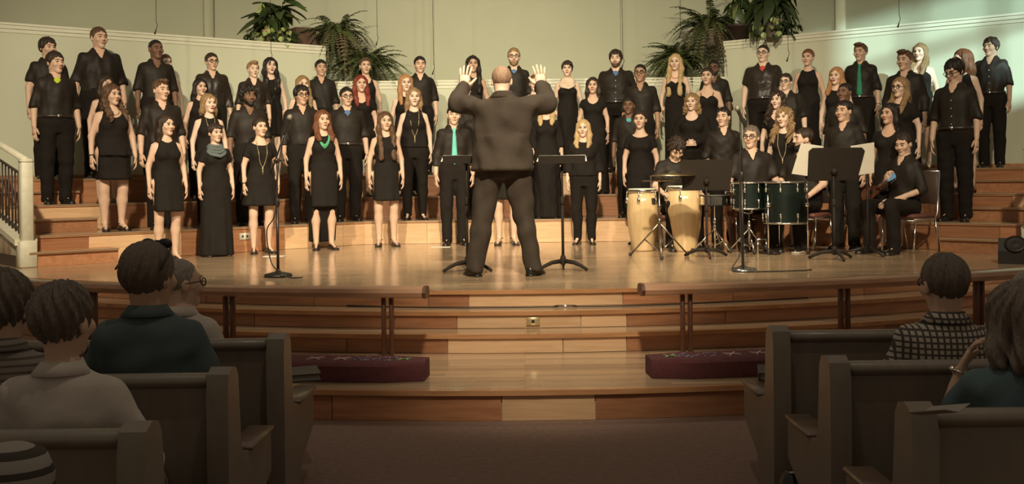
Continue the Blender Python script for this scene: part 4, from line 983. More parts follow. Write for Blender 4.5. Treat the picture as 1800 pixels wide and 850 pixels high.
lady(1378, 186, 0, 'woman with blonde curls and a long gold pendant above the drums', skin=0, hair=('longcurl', 'dirty'), necklace=('long', 'c_gold'), neck='crew', mouth='c', do=.1)
lady(1420, 83, 3, 'woman with auburn hair pinned up in a sleeveless black dress, top row right', skin=1, hair=('updo', 'auburn'), bottom='maxi', neck='crew', mouth='c', do=-.05)
lady(1470, 115, 2, 'woman with strawberry blonde hair and red lips', skin=0, hair=('long', 'straw'), lip=1, neck='crew', mouth='c', hairL=.24, bottom='maxi')
man(1484, 142, 1, 'man with short black hair, second above the music stand with white sheets', skin=4, hair=('buzz', 'black'), sleeve='roll', mouth='c', b=1.05)
man(1483, 173, 0, 'man with thick dark hair in black directly above the music stand with white sheets', skin=2, hair=('short', 'black'), sleeve='roll', mouth='c', do=.05)
man(1512, 73, 3, 'man with brown hair and a green tie in the top row', skin=1, hair=('quiff', 'brown'), tie='c_green', neck='collar', belt=True, sleeve='roll', mouth='c', watch=True, do=-.15)
lady(1617, 73, 3, 'woman with long fair hair in a short strappy dress in the window light', skin=0, hair=('long', 'dirty'), neck='cami', hem=.62, flare=1.15, shoes='sandal', mouth='c', do=.1)
man(1590, 85, 2, 'man with brown swept hair in front of the woman in the strappy dress', skin=1, hair=('quiff', 'brown'), sleeve='long', mouth='c', do=.1)
lady(1582, 132, 1, 'woman with glasses and long brown hair in the right wing', skin=0, hair=('long', 'dirty'), glasses=True, sleeve='short', neck='crew', hem=.45, mouth='c', necklace=('short', 'brass'))
lady(1563, 178, 0, 'woman with straight black hair standing behind the guitarist', do=.08, skin=2, hair=('behind', 'black'), sleeve='short', neck='scoop', shoes='sandal', hem=.5, mouth='c', earring=True)
lady(1690, 83, 2, 'woman with long auburn hair seen from the side behind the man in glasses', skin=0, hair=('vlong', 'auburn'), mouth='c', do=.35, hturn=-.9)
man(1677, 101, 1, 'man with dark hair and glasses looking down at the right end of the tiers', skin=1, hair=('thick', 'black'), glasses=True, sleeve='roll', belt=True, buttons=True, mouth='c', hp=.35, do=.0)
man(1741, 63, 3, 'man with dark hair and a belt at the far right of the top row', skin=2, hair=('thick', 'dark'), sleeve='roll', belt=True, buttons=True, mouth='c', do=-.1)

# ------------------------------------------------------------------ conductor, band and audience
cpos = at_z(886, 484, ZS)
make_person('bald conductor in a dark suit seen from behind with both hands raised', (cpos.x, cpos.y, ZS), math.pi, 1.90, sx='m', b=1.24, skin=0, hair=('thin', 'stubble'), hp=.12, mouth='c', top='jacket', neck='collar', sleeve='long', topmat='suit', botmat='suit_trouser', fine=True, wr=.009,
    headshift=(0, -.035, -.01), group=None, watch=True,
    pose={0: dict(sh=(.185, -.01, 1.385), el=(.385, -.16, 1.43), wr=(.335, -.34, 1.575), hd=(-.10, -.15, 1), th=(-1, .1, .2), pn=(0, -1, 0), curl=.22, spread=.8, hk=1.1, hip=(.105, .0, .90), kn=(.175, -.015, .49), an=(.235, .03, .085), fy=.45)})
# musicians
SIT = lambda spread=.14, fwd=.43: dict(hip=(.09, .0, .90), kn=(spread, -fwd, .935), an=(spread+.02, -fwd+.03, .485), fy=.15)
def sitter(label, px, ty, D, z0, yaw, **k):
    toz = at(px, ty, D).z; p = at(px, ty, D); dz = -.40
    H = (toz-z0)/(1.35)*1.75
    return make_person(label, (p.x, D, z0), yaw, H, dz=dz, seated=True, **k)
def sp(**k): d = SIT(); d.update(k); return {0: d}
sitter('percussionist with curly dark hair bending over the congas', 1185, 237, 12.0, ZS, .12, sx='m', skin=1, hair=('curly', 'dark'), hp=.75, top='tee', sleeve='short', neck='crew', mouth='c', headshift=(0, -.09, -.035), group='musicians',
       pose=sp(el=(.26, -.08, 1.14), wr=(.22, -.30, 1.06), hd=(-.2, -1, -.1), th=(-1, 0, .3), pn=(0, 0, -1)))
sitter('drummer with glasses in a black v-neck t-shirt behind the green drums', 1320, 219, 11.75, ZS, -.05, hy=-.45, sx='m', skin=1, hair=('short', 'mixgrey'), glasses=True, top='tee', sleeve='short', neck='v', mouth='c', group='musicians', b=1.05,
       pose=sp(el=(.26, -.05, 1.12), wr=(.20, -.26, 1.08), hd=(-.2, -1, -.1), th=(-1, 0, .3), pn=(0, 0, -1)))
sitter('bearded man in a black t-shirt seated in profile holding a drumstick', 1412, 223, 11.6, ZS, -.75, hy=-.75, sx='m', skin=1, hair=('short', 'dark'), beard='black', top='tee', sleeve='short', neck='crew', mouth='c', shoes='sneaker', group='musicians', b=1.08,
       pose={-1: dict(SIT(-.14), hip=(-.09, 0, .90), fy=-.1, an=(-.16, -.36, .485), el=(-.26, -.06, 1.14), wr=(-.2, -.28, 1.06), hd=(0, -1, -.1), th=(1, 0, .3), pn=(0, 0, -1)), 1: dict(SIT(), el=(.27, -.08, 1.12), wr=(.22, -.34, .99), hd=(-.1, -1, -.1), th=(-1, 0, .3), pn=(0, 0, -1), curl=1.6)})
gp = at(1590, 450, 11.0)
sitter('seated guitarist in a black shirt looking down', 1588, 232, 11.0, ZS, -.98, hy=.10, hp=.25, sx='m', skin=1, hair=('short', 'dark'), sleeve='roll', neck='v', mouth='c', group='musicians', b=1.0,
       pose={-1: dict(SIT(), hip=(-.09, 0, .90), kn=(-.16, -.44, .92), an=(-.15, -.42, .485), fy=-.15, el=(-.25, -.05, 1.12), wr=(-.05, -.27, 1.19), hd=(.45, -.15, .55), th=(0, 0, 1), pn=(.3, 1, 0), curl=1.2), 1: dict(SIT(), el=(.25, -.02, 1.10), wr=(.07, -.30, .985), hd=(-.7, -.5, -.35), th=(0, -.6, .6), pn=(-.2, .4, -1), curl=.6)})

# ------------------------------------------------------------------ pews, hymnals and the audience
def pew(s, D, X, label, L=3.2):
    """s=-1 runs to the left of the aisle, +1 to the right; D is the plane of its back, X its aisle face"""
    g = thing('pew', label, 'pew', (X, D, 0), 0, 'church pews')
    th = 0.075; x0 = 0 if s > 0 else -th
    # bench end: tall rounded post behind, low arm block in front, foot cut back
    out = [(-.07, .20), (-.075, .70), (-.06, .765), (-.015, .785), (.03, .775), (.055, .74), (.085, .48), (.12, .445), (.20, .435), (.48, .44), (.50, .42), (.50, .27), (.24, .16), (.20, 0.0), (-.05, 0.0)]
    bb = MB(); q = [(x0, y, z) for y, z in out]; bb.prism(q, (th, 0, 0)); bb.build('bench_end', M['pew_wood'], g, smooth=True, sharp=30)
    bb = MB(); bb.box((x0+th/2, .34, .443), (th+.03, .32, .018), bev=.006); bb.build('arm_cap', M['pew_seat'], g)
    bb = MB(); bb.box((s*(L/2+th), .0, .36), (L, .035, .72)); bb.build('backrest', M['pew_wood'], g, smooth=False)
    bb = MB(); bb.box((s*(L/2+th), -.005, .735), (L, .065, .05), bev=.018); bb.build('top_rail', M['pew_wood'], g)
    bb = MB(); bb.box((s*(L/2+th), .24, .395), (L, .44, .04), bev=.012); bb.build('seat', M['pew_seat'], g)
    bb = MB(); bb.box((s*(L/2+th), .20, .19), (L, .04, .37)); bb.build('seat_support', M['pew_wood'], g, smooth=False)
    return g
PL = [(4.26, -1.02), (3.50, -1.03), (2.72, -1.02)]; PRt = [(4.30, 1.06), (3.58, 1.08), (2.84, 1.08)]
for (D, X), nm in zip(PL, ('front', 'second', 'nearest')): pew(-1, D, X, '%s dark wooden pew left of the aisle' % nm)
for (D, X), nm in zip(PRt, ('front', 'second', 'nearest')): pew(1, D, X, '%s dark wooden pew right of the aisle' % nm)
mat('book_cover', (0.055, 0.04, 0.03), 0.5); mat('page', (0.3, 0.27, 0.22), 0.8)
def book(px, py, z, label, rz, tilt=0.0):
    p = at_z(px, py, z); g = thing('hymnal', label, 'book', tuple(p), rz)
    bb = MB(); bb.box((0, 0, .004), (.16, .22, .006)); bb.box((0, 0, .036), (.16, .22, .006)); bb.box((-.077, 0, .02), (.006, .22, .036)); bb.build('cover', M['book_cover'], g, smooth=False)
    bb = MB(); bb.box((.0, 0, .02), (.145, .205, .028)); bb.build('pages', M['page'], g, smooth=False)
    g.rotation_euler = (tilt, 0, rz)
book(532, 664, .452, 'dark hymnal lying on the arm of the front left pew', .3)
book(1362, 662, .452, 'dark hymnal lying on the arm of the front right pew', -.2)
def leaflet(px, py, z, label, rz, tilt, size=(.14, .2), m='page', nm='leaflet'):
    p = at_z(px, py, z); bb = MB(); bb.box((-size[0]/2, 0, .001), (size[0], size[1], .0015), M=Matrix.Rotation(.25, 3, 'Y')); bb.box((size[0]/2, 0, .001), (size[0], size[1], .0015), M=Matrix.Rotation(-.25, 3, 'Y'))
    o = bb.build(nm, M[m], None, tuple(p), smooth=False); o.rotation_euler = (tilt, 0, rz); tag(o, label, 'paper'); return o
leaflet(1650, 722, .79, 'folded service leaflet on top of the nearest right pew', .6, -.25, (.06, .12))
mat('bag_black', (0.02, 0.016, 0.013), 0.35); mat('silver_edge', (0.5, 0.48, 0.44), 0.3, 0.8)
def handbag(loc, label, rz):
    g = thing('handbag', label, 'bag', loc, rz); bb = MB()
    bb.rings([[(x*a, y*b_, z) for x, y in ((-.8, -1), (.8, -1), (1, -.6), (1, .6), (.8, 1), (-.8, 1), (-1, .6), (-1, -.6))] for z, a, b_ in ((0, .15, .07), (.03, .17, .085), (.13, .16, .07), (.2, .14, .035), (.215, .13, .02))]); bb.build('bag_body', M['bag_black'], g)
    bb = MB(); bb.tube([(.1*math.cos(a), 0, .2+.11*math.sin(a)) for a in np.linspace(0, math.pi, 10)], .008, 6); bb.build('strap', M['bag_black'], g)
    bb = MB(); bb.tube([(-.13, -.02, .213), (.13, -.02, .213)], .006, 5); bb.build('zip', M['silver_edge'], g); return g
handbag((1.20, 4.12, .0), 'black handbag with a silver edge on the floor under the second right pew', .3)
handbag((-1.24, 3.05, .415), 'black handbag on the seat of the nearest left pew', .2).scale = (.8, .8, .75)

def listener(label, px, ty, D, H=1.62, yaw=math.pi, drop=None, **k):
    p = at(px, ty, D); kk = H/1.75; dz_goal = p.z-H             # shift of the whole figure
    pd = k.pop('pose', None) or {0: {}}
    fl = -dz_goal/kk                                            # floor height in body space
    for s in (pd if 0 not in pd else (0,)):
        sg = 1 if s in (0, 1) else -1
        pd[s].setdefault('hip', (sg*.09, 0, .90)); pd[s].setdefault('kn', (sg*.13, -.43, .91)); pd[s].setdefault('an', (sg*.14, -.42, fl+.085)); pd[s].setdefault('fy', sg*.1)
        pd[s].setdefault('el', (sg*.27, -.02, 1.12)); pd[s].setdefault('wr', (sg*.16, -.25, 1.0)); pd[s].setdefault('hd', (-sg*.4, -1, -.2)); pd[s].setdefault('th', (-sg, 0, .4)); pd[s].setdefault('pn', (0, 0, -1))
    return make_person(label, (p.x, D, 0), yaw, H, seated=True, pose=pd, dz=dz_goal/kk, fine=True, group='listeners in the pews', mouth='c', **k)
# left pews
L1 = listener('listener in a dark teal shirt with sunglasses pushed up on short dark hair', 262, 430, 3.92, 1.66, sx='m', b=1.18, skin=2, hair=('bowl', 'umber'), top='shirt', sleeve='roll', neck='collar', topmat='c_audteal', botmat='c_khaki', hs=1.12, hy=-.25, shoes='dress')
bb = MB()
for s in (-1, 1): bb.ico((s*.036, -.045, .118), (.032, .016, .020), 0, 10, 6); bb.tube([(s*.064, -.045, .112), (s*.090, .01, .085), (s*.094, .07, .03)], .004, 5)
bb.tube([(-.012, -.055, .126), (.012, -.055, .126)], .005, 5)
bb.xform(Matrix.Translation((0, 0, 1.62)) @ Matrix.Rotation(-.25, 4, 'Z') @ Matrix.Scale(1.12, 4)); bb.build('sunglasses', M['black_plastic'], L1)
listener('balding grey haired man with a pale collar in the front left pew', 318, 450, 4.62, 1.62, sx='m', b=1.0, skin=1, hair=('thin', 'white'), top='shirt', sleeve='long', neck='collar', topmat='c_white', glasses=True, hy=-.5, yaw=math.pi-.3)
listener('grey haired listener in a white shirt in the nearest left pew', 112, 497, 3.14, 1.58, sx='f', b=1.22, skin=1, hair=('pixie', 'mixgrey'), top='shirt', sleeve='long', neck='collar', topmat='c_white', bottom='trousers', hs=1.08, hy=-.15)
listener('listener with grey hair and striped shirt at the left edge', 8, 480, 3.55, 1.6, sx='m', b=1.0, skin=1, hair=('thick', 'mixgrey'), top='shirt', sleeve='roll', neck='collar', topmat='stripe_shirt', hs=1.1)
# right pews
listener('grey haired man in a checked shirt in the second right pew', 1658, 446, 3.97, 1.60, sx='m', b=1.13, skin=1, hair=('short', 'mixgrey'), top='shirt', sleeve='roll', neck='collar', topmat='check_shirt', glasses=True, hs=1.08, hy=.05)
listener('elderly woman in a teal top resting her hand on her chin', 1785, 498, 3.24, 1.52, sx='f', b=1.15, skin=1, hair=('bob', 'grey'), top='tee', sleeve='short', neck='crew', topmat='c_teal2', bottom='trousers', hs=1.1, hy=.3, earring=False, watch=True,
         pose={1: dict(el=(.20, -.20, 1.14), wr=(.12, -.20, 1.39), hd=(-.35, .1, .8), th=(-.5, -.8, 0), pn=(-1, .2, .2), curl=.7), -1: dict()})
listener('listener at the far right edge, mostly out of the picture', 1806, 470, 4.62, 1.62, sx='m', b=1.0, skin=1, hair=('thin', 'white'), top='shirt', sleeve='long', neck='collar', topmat='c_grey')
p = at(18, 830, 2.45); bb = MB()
bb.rings([[(x*a, y*b_, z) for x, y in [(math.cos(t), math.sin(t)) for t in np.linspace(0, 2*math.pi, 17)[:-1]]] for z, a, b_ in ((-.12, .10, .08), (0.0, .105, .085), (.05, .085, .07), (.07, .04, .035))])
checked('zebra', (0.06, 0.05, 0.04), (0.3, 0.27, 0.23), 9, 22, True)
tag(bb.build('cushion', M['zebra'], None, (p.x, 2.45, p.z)), 'black and white striped cushion at the bottom left corner', 'cushion')

# ------------------------------------------------------------------ music stands and microphones
def music_stand(label, pos, desk_z, desk=(.50, .34), tilt=-0.45, rz=0.0, base='tripod'):
    g = thing('music_stand', label, 'music stand', pos, rz, 'music stands')
    bb = MB(); bb.tube([(0, 0, .09), (0, 0, desk_z*.62)], .014, 10); bb.build('lower_tube', M['stand_black'], g)
    bb = MB(); bb.tube([(0, 0, desk_z*.55), (0, 0, desk_z-.02)], .010, 10); bb.lathe([(.019, 0), (.021, .02), (.019, .07), (.012, .08)], 10, (0, 0, desk_z*.60)); bb.build('upper_tube', M['stand_black'], g)
    bb = MB(); bb.lathe([(.02, .05), (.026, .06), (.026, .12), (.017, .14)], 12); bb.build('hub', M['stand_black'], g)
    for k in range(3):
        a = R(90+120*k+(60 if k else 0)*0); a = R(-90+120*k)
        bb = MB(); bb.tube([(.02*math.cos(a), .02*math.sin(a), .085), (.12*math.cos(a), .12*math.sin(a), .075), (.20*math.cos(a), .20*math.sin(a), .045), (.26*math.cos(a), .26*math.sin(a), .012)], [.016, .015, .013, .012], 8, flat=1.3); bb.build('leg', M['stand_black'], g)
    Mr = Matrix.Translation((0, -.01, desk_z)) @ Matrix.Rotation(tilt, 4, 'X')
    bb = MB(); w_, h_ = desk; c = .035
    bb.prism([(-w_/2, 0, -h_*.3), (w_/2, 0, -h_*.3), (w_/2+.03, 0, h_*.7-c), (w_/2+.03-c, 0, h_*.7), (-w_/2-.03+c, 0, h_*.7), (-w_/2-.03, 0, h_*.7-c)], (0, .006, 0)); bb.xform(Mr); bb.build('desk', M['stand_black'], g, smooth=False)
    bb = MB(); bb.box((0, .035, -h_*.3), (w_, .07, .006)); bb.box((0, .07, -h_*.3+.008), (w_, .005, .022)); bb.xform(Mr); bb.build('shelf', M['stand_black'], g, smooth=False)
    bb = MB(); bb.lathe([(.022, -.03), (.026, 0), (.022, .03)], 10); bb.tube([(-.03, 0, 0), (.03, 0, 0)], .012, 8); bb.xform(Mr @ Matrix.Translation((0, -.015, 0))); bb.build('tilt_knuckle', M['stand_black'], g)
    return g, Mr
# conductor's two stands: desks tipped almost flat, open towards the conductor
def flat_stand(label, px, py, deskpy, w_, label2, rz):
    p = at_z(px, py, ZS); dz = at(px, deskpy, p.y).z-ZS
    g, Mr = music_stand(label, tuple(p), dz, (w_, .36), 1.36, rz+math.pi)
    bb = MB()
    for k, (x, a) in enumerate(((-.12, .03), (.12, -.05))): bb.box((x, .016, .06), (.22, .003, .30), M=Matrix.Rotation(a, 3, 'Y'))
    bb.box((0.02, .010, .05), (.40, .008, .22)); bb.xform(Matrix.Translation(p) @ Matrix.Rotation(rz+math.pi, 4, 'Z') @ Mr); tag(bb.build('sheet_music', M['paper'], None, smooth=False), label2, 'sheet music')
flat_stand("black music stand at the conductor's left, desk tipped flat", 822, 476, 283, .44, "white score lying on the stand at the conductor's left", .05)
flat_stand("black music stand at the conductor's right, desk tipped flat", 990, 474, 283, .44, "white score lying on the stand at the conductor's right", -.05)
p = at_z(1243, 452, ZS); music_stand('black music stand with bare desk in front of the congas', tuple(p), at(1243, 318, p.y).z-ZS, (.50, .34), .30, -.06)
p = at_z(1467, 456, ZS); g_, Mr = music_stand('black music stand holding wide white sheets in front of the guitarist', tuple(p), at(1463, 300, p.y).z-ZS, (.52, .36), .42, .06)
for x, nm in ((-.30, 'left'), (.30, 'right')):
    bb = MB(); bb.box((x, .012, .07), (.24, .003, .34)); bb.xform(Matrix.Translation(p) @ Matrix.Rotation(.06, 4, 'Z') @ Mr @ Matrix.Rotation(-.16*(1 if x < 0 else -1)*-1, 4, 'Y')); tag(bb.build('sheet_music', M['paper'], None, smooth=False), 'white sheet sticking out at the %s of the music stand before the guitarist' % nm, 'sheet music')
def cable(pts, label, r=.006, m='black_plastic'):
    V = [Vector(q) for q in pts]; out = []
    for i in range(len(V)-1):
        a, b_, c, d = V[max(i-1, 0)], V[i], V[i+1], V[min(i+2, len(V)-1)]
        for t in np.linspace(0, 1, 7)[:-1]: out.append(.5*((2*b_)+(-a+c)*t+(2*a-5*b_+4*c-d)*t*t+(-a+3*b_-3*c+d)*t**3))
    bb = MB(); bb.tube(out+[V[-1]], r, 6); return tag(bb.build('cable', M[m]), label, 'cable')
def mic(bb_parent, tip, d, blue=False):
    d = Vector(d).normalized(); tip = Vector(tip)
    bb = MB(); bb.tube([tip-d*.20, tip-d*.18, tip-d*.06, tip-d*.045], [.010, .012, .017, .021], 10); mo = bb.build('microphone', M['black_plastic'], bb_parent)
    bb = MB(); bb.tube([tip-d*.05, tip-d*.045, tip-d*.03, tip-d*.012, tip], [.020, .026, .028, .022, .008], 10); bb.build('grille', M['mic_grille'], mo)
p = at_z(489, 486, ZS); s_ = F/p.y
g = thing('microphone_stand', 'black boom microphone stand on a round base at the left of the stage', 'microphone stand', tuple(p))
bb = MB(); bb.lathe([(.125, 0), (.128, .012), (.118, .028), (.06, .04), (.022, .05), (.018, .07)], 28); bb.build('base', M['black_metal'], g)
zt = at(489, 282, p.y).z-ZS
bb = MB(); bb.tube([(0, 0, .05), (0, 0, zt*.62)], .013, 10); bb.build('lower_tube', M['black_metal'], g)
bb = MB(); bb.tube([(0, 0, zt*.6), (0, 0, zt)], .009, 8); bb.lathe([(.014, 0), (.019, .01), (.019, .06), (.013, .08)], 10, (0, 0, zt*.6)); bb.build('upper_tube', M['black_metal'], g)
bb = MB(); bb.ico((0, 0, zt), (.022, .02, .03), 0); bb.tube([(-.03, 0, zt), (.04, 0, zt)], .010, 8); bb.build('clutch', M['black_metal'], g)
tip = at(511, 201, p.y-.12)-Vector(p); e = at(476, 306, p.y+.03)-Vector(p)
dv = (tip-e).normalized(); bb = MB(); bb.tube([e, tip-dv*.16], .0075, 8); bb.build('boom_arm', M['black_metal'], g); mic(g, tip, dv)
cable([p+tip-dv*.19, p+Vector((.02, -.02, zt*.95)), p+Vector((-.015, -.02, zt*.55)), p+Vector((-.09, -.03, .42)), p+Vector((-.05, -.05, .14)), p+Vector((.06, -.14, .05)), p+Vector((.14, -.16, .008)), p+Vector((.26, -.17, .008))], 'microphone cable hanging from the left boom stand to the floor')
p = at_z(1306, 476, ZS)
g = thing('microphone_stand', 'straight microphone stand with a shiny round base in front of the drums', 'microphone stand', tuple(p))
bb = MB(); bb.lathe([(.125, 0), (.128, .012), (.11, .026), (.05, .036), (.02, .05)], 28); bb.build('base', M['chrome'], g)
zt = at(1303, 205, p.y).z-ZS
bb = MB(); bb.tube([(0, 0, .04), (0, 0, zt*.6)], .013, 10); bb.build('lower_tube', M['black_metal'], g)
bb = MB(); bb.tube([(0, 0, zt*.6), (-.01, 0, zt)], .009, 8); bb.lathe([(.014, 0), (.019, .01), (.019, .07), (.013, .09)], 10, (0, 0, zt*.58)); bb.build('upper_tube', M['black_metal'], g)
mic(g, (-.05, -.03, zt+.10), (-.35, -.15, .8))
cable([p+Vector((-.01, -.03, zt*.9)), p+Vector((-.03, -.03, zt*.4)), p+Vector((-.02, -.03, .2)), p+Vector((-.12, -.10, .03)), p+Vector((-.05, -.19, .01)), p+Vector((.2, -.14, .008)), p+Vector((.5, -.1, .008)), p+Vector((.62, -.02, .008))], 'black cable looping round the base of the straight microphone stand')
p = at_z(1526, 448, ZS)
g = thing('microphone_stand', 'black tripod microphone stand in front of the guitarist', 'microphone stand', tuple(p))
zt = at(1526, 300, p.y).z-ZS
bb = MB(); bb.tube([(0, 0, .06), (0, 0, zt)], .012, 10); bb.build('tube', M['black_metal'], g)
for k in range(3):
    a = R(-80+120*k); bb = MB(); bb.tube([(0, 0, .09), (.30*math.cos(a), .30*math.sin(a), .015)], .011, 8); lg = bb.build('leg', M['black_metal'], g)
    bb = MB(); bb.ico((.30*math.cos(a), .30*math.sin(a), .018), (.024, .024, .016), 0); bb.build('rubber_foot', M['black_plastic'], lg)
bb = MB(); bb.tube([(-.20, 0, zt-.10), (0, 0, zt-.02), (.02, 0, zt+.04)], .008, 8); bb.build('boom_arm', M['black_metal'], g); mic(g, (.03, -.04, zt+.19), (.2, -.1, 1))
# hanging choir microphones
for k, (px, py, D, nm) in enumerate(((272, 60, 12.6, 'leftmost, over the left wing'), (474, 112, 13.2, 'before the woman with the silver pendant'), (661, 80, 14.6, 'beside the left fern'), (760, 131, 14.6, 'beside the young man with short dark hair'), (1093, 120, 14.6, 'beside the heavyset bearded man'), (1194, 66, 14.6, 'before the right fern'), (1383, 108, 13.4, 'beside the tall man with the red undershirt'), (1578, 48, 12.6, 'rightmost, at the edge of the window light'))):
    p = at(px, py, D); g = thing('hanging_microphone', 'thin hanging choir microphone, %s' % nm, 'microphone', tuple(p), 0, 'hanging choir microphones')
    bb = MB(); bb.tube([(.02, 0, .16), (.0, 0, 6.9-p.z)], .0035, 5); bb.build('cable', M['black_plastic'], g)
    bb = MB(); bb.tube([(.02, 0, .16), (.035, 0, .11), (.015, 0, .05)], .0045, 5); bb.build('gooseneck', M['black_plastic'], g)
    bb = MB(); bb.tube([(.017, 0, .055), (.0, 0, .0)], [.007, .012], 8); bb.build('capsule', M['black_plastic'], g)

# ------------------------------------------------------------------ percussion
def conga(label, px, py, ty, wpx, m, rz=0.0):
    p = at_z(px, py, ZS); s_ = F/p.y; h = at(px, ty, p.y).z-ZS; r = wpx/s_/2
    g = thing('conga_drum', label, 'drum', tuple(p), rz)
    prof = [(r*.66, 0.0), (r*.70, .015), (r*.78, h*.18), (r*.93, h*.40), (r*1.0, h*.60), (r*.97, h*.78), (r*.86, h*.955)]
    n = 16
    bb = MB(); bb.lathe(prof, 32); bb.build('shell', M[m], g)
    bb = MB(); bb.lathe([(r*.655, 0), (r*.665, .002), (r*.675, .012), (r*.69, .022)], 32, cap=False); bb.lathe([(r*.90, h*.93), (r*.93, h*.94), (r*.95, h*.975), (r*.92, h*.985), (r*.88, h*.98)], 32, cap=False); bb.build('rim', M['chrome'], g)
    bb = MB(); bb.lathe([(r*.89, h*.955), (r*.90, h*.985), (r*.86, h*1.0), (r*.3, h*1.003)], 32); bb.build('drum_skin', M['drum_skin'], g)
    for k in range(5):
        a = R(-90+72*k-20); rr = r*.98
        bb = MB(); bb.tube([(r*.96*math.cos(a), r*.96*math.sin(a), h*.95), (rr*1.02*math.cos(a), rr*1.02*math.sin(a), h*.86)], .008, 6); bb.box((rr*1.01*math.cos(a), rr*1.01*math.sin(a), h*.81), (.035, .03, .07), M=Matrix.Rotation(a+math.pi/2, 3, 'Z'), bev=.008); bb.build('tuning_lug', M['chrome'], g)
    return g, p, r, h
g, p, r, h = conga('pale natural wood conga on the left, badge facing front', 1130, 440, 331, 55, 'conga_wood')
bb = MB(); bb.box((r*.62, -r*.78, h*.80), (.045, .02, .07), M=Matrix.Rotation(.65, 3, 'Z')); bb.build('badge', M['black_plastic'], g, smooth=False)
conga('pale natural wood conga beside the cymbal stand', 1203, 440, 326, 64, 'conga_wood')
conga('dark brown conga half hidden by the straight microphone stand', 1305, 436, 330, 58, 'conga_dark')
def tom(label, px, ytop, ybot, wpx, D, legs, rz=0.0):
    t = at(px, ytop, D); b_ = at(px, ybot, D); r = wpx/(F/D)/2; h = t.z-b_.z
    g = thing('tom_drum', label, 'drum', (t.x, D, b_.z if not legs else ZS), rz); z0 = 0 if not legs else b_.z-ZS
    bb = MB(); bb.lathe([(r*.97, z0+.01), (r*.97, z0+h-.01)], 32); bb.build('shell', M['drum_green'], g, smooth=True, sharp=40)
    for zz in (z0, z0+h): 
        bb = MB(); bb.tube([(r*1.02*math.cos(a), r*1.02*math.sin(a), zz) for a in np.linspace(0, 2*math.pi, 33)[:-1]], .012, 6, closed=True); bb.build('hoop', M['chrome'], g)
    bb = MB(); bb.lathe([(r*.98, z0+h-.004), (r*.98, z0+h+.004)], 32); bb.build('drum_head', M['drum_head'], g, smooth=False)
    for k in range(8):
        a = R(45*k+20); x, y = r*1.03*math.cos(a), r*1.03*math.sin(a)
        bb = MB(); bb.tube([(x, y, z0+.0), (x, y, z0+.08)], .006, 6); bb.tube([(x, y, z0+h-.08), (x, y, z0+h)], .006, 6)
        for zz in (z0+.085, z0+h-.085): bb.ico((x, y, zz), (.017, .017, .028), 0, 6, 4)
        bb.build('tuning_lug', M['chrome'], g)
    if legs:
        for k in range(3):
            a = R(-150+120*k); x, y = r*1.07*math.cos(a), r*1.07*math.sin(a)
            bb = MB(); bb.tube([(x, y, .02), (x, y, z0+h*.7)], .009, 8); lg = bb.build('leg', M['chrome'], g)
            bb = MB(); bb.lathe([(.015, 0), (.02, .01), (.017, .05), (.01, .06)], 8, (x, y, 0)); bb.build('rubber_foot', M['black_plastic'], lg)
            bb = MB(); bb.box((x*.97, y*.97, z0+h*.45), (.05, .05, .05), bev=.01); bb.build('leg_bracket', M['chrome'], g)
    return g, Vector((t.x, D, b_.z)), r, h
tom('large dark green floor tom on three chrome legs', 1379, 320, 391, 74, 10.95, True)
gt, pt, rt, ht = tom('smaller dark green tom on a chrome stand left of the floor tom', 1316, 321, 366, 60, 11.15, False)
def tripod(name, g, top, r=.26, zj=.30, m='chrome', rot=-90):
    bb = MB(); bb.tube([(0, 0, .03), (0, 0, top)], .010, 8); bb.build('pole', M[m], g)
    for k in range(3):
        a = R(rot+120*k); c, s_ = math.cos(a), math.sin(a)
        bb = MB(); bb.tube([(.012*c, .012*s_, zj), (r*c, r*s_, .015)], .0095, 8); bb.tube([(.012*c, .012*s_, .07), (r*.5*c, r*.5*s_, zj*.52)], .007, 6); lg = bb.build('leg', M[m], g)
        bb = MB(); bb.ico((r*c, r*s_, .022), (.02, .02, .022), 0); bb.build('rubber_foot', M['black_plastic'], lg)
    bb = MB(); bb.lathe([(.018, 0), (.022, .01), (.022, .05), (.014, .06)], 10, (0, 0, zj)); bb.lathe([(.014, 0), (.020, .01), (.020, .05), (.012, .06)], 10, (0, 0, top*.62)); bb.build('collar', M[m], g)
g = thing('tom_stand', 'chrome tripod holding up the smaller green tom', 'drum stand', (pt.x, pt.y, ZS)); tripod('t', g, pt.z-ZS-.005, .24, .26)
bb = MB(); [bb.tube([(0, 0, pt.z-ZS-.06), (.17*math.cos(R(a)), .17*math.sin(R(a)), pt.z-ZS-.015)], .008, 6) for a in (30, 150, 270)]; bb.build('basket', M['chrome'], g)
p = at_z(1160, 452, ZS)
g = thing('cymbal_stand', 'chrome cymbal stand with spread tripod legs between the pale congas', 'cymbal stand', tuple(p)); mat('stand_chrome_dark', (0.28, 0.24, 0.18), 0.25, 0.9)
zc = at(1160, 316, p.y).z-ZS; tripod('c', g, zc, .36, .36, 'stand_chrome_dark', -95)
bb = MB(); bb.tube([(-.18, 0, zc-.01), (.22, .02, zc-.005), (.24, .02, zc+.06)], .009, 8); bb.ico((0, 0, zc), (.028, .028, .028), 0); bb.build('boom_arm', M['stand_chrome_dark'], g)
pc = at(1182, 309, p.y); bb = MB(); bb.lathe([(.255, 0), (.256, .003), (.12, .018), (.05, .024), (.03, .045), (.008, .05)], 36); bb.lathe([(.255, -.002), (.12, .014), (.05, .02), (.01, .03)], 36, cap=False)
tag(bb.build('cymbal', M['cymbal'], None, (pc.x, pc.y, pc.z)), 'bronze cymbal lying level above the pale congas', 'cymbal')
p = at_z(1257, 442, ZS)
g = thing('snare_stand', 'chrome tripod stand under the snare drum behind the bare music stand', 'drum stand', tuple(p)); zs_ = at(1257, 362, p.y).z-ZS; tripod('s', g, zs_, .26, .25, 'chrome', -60)
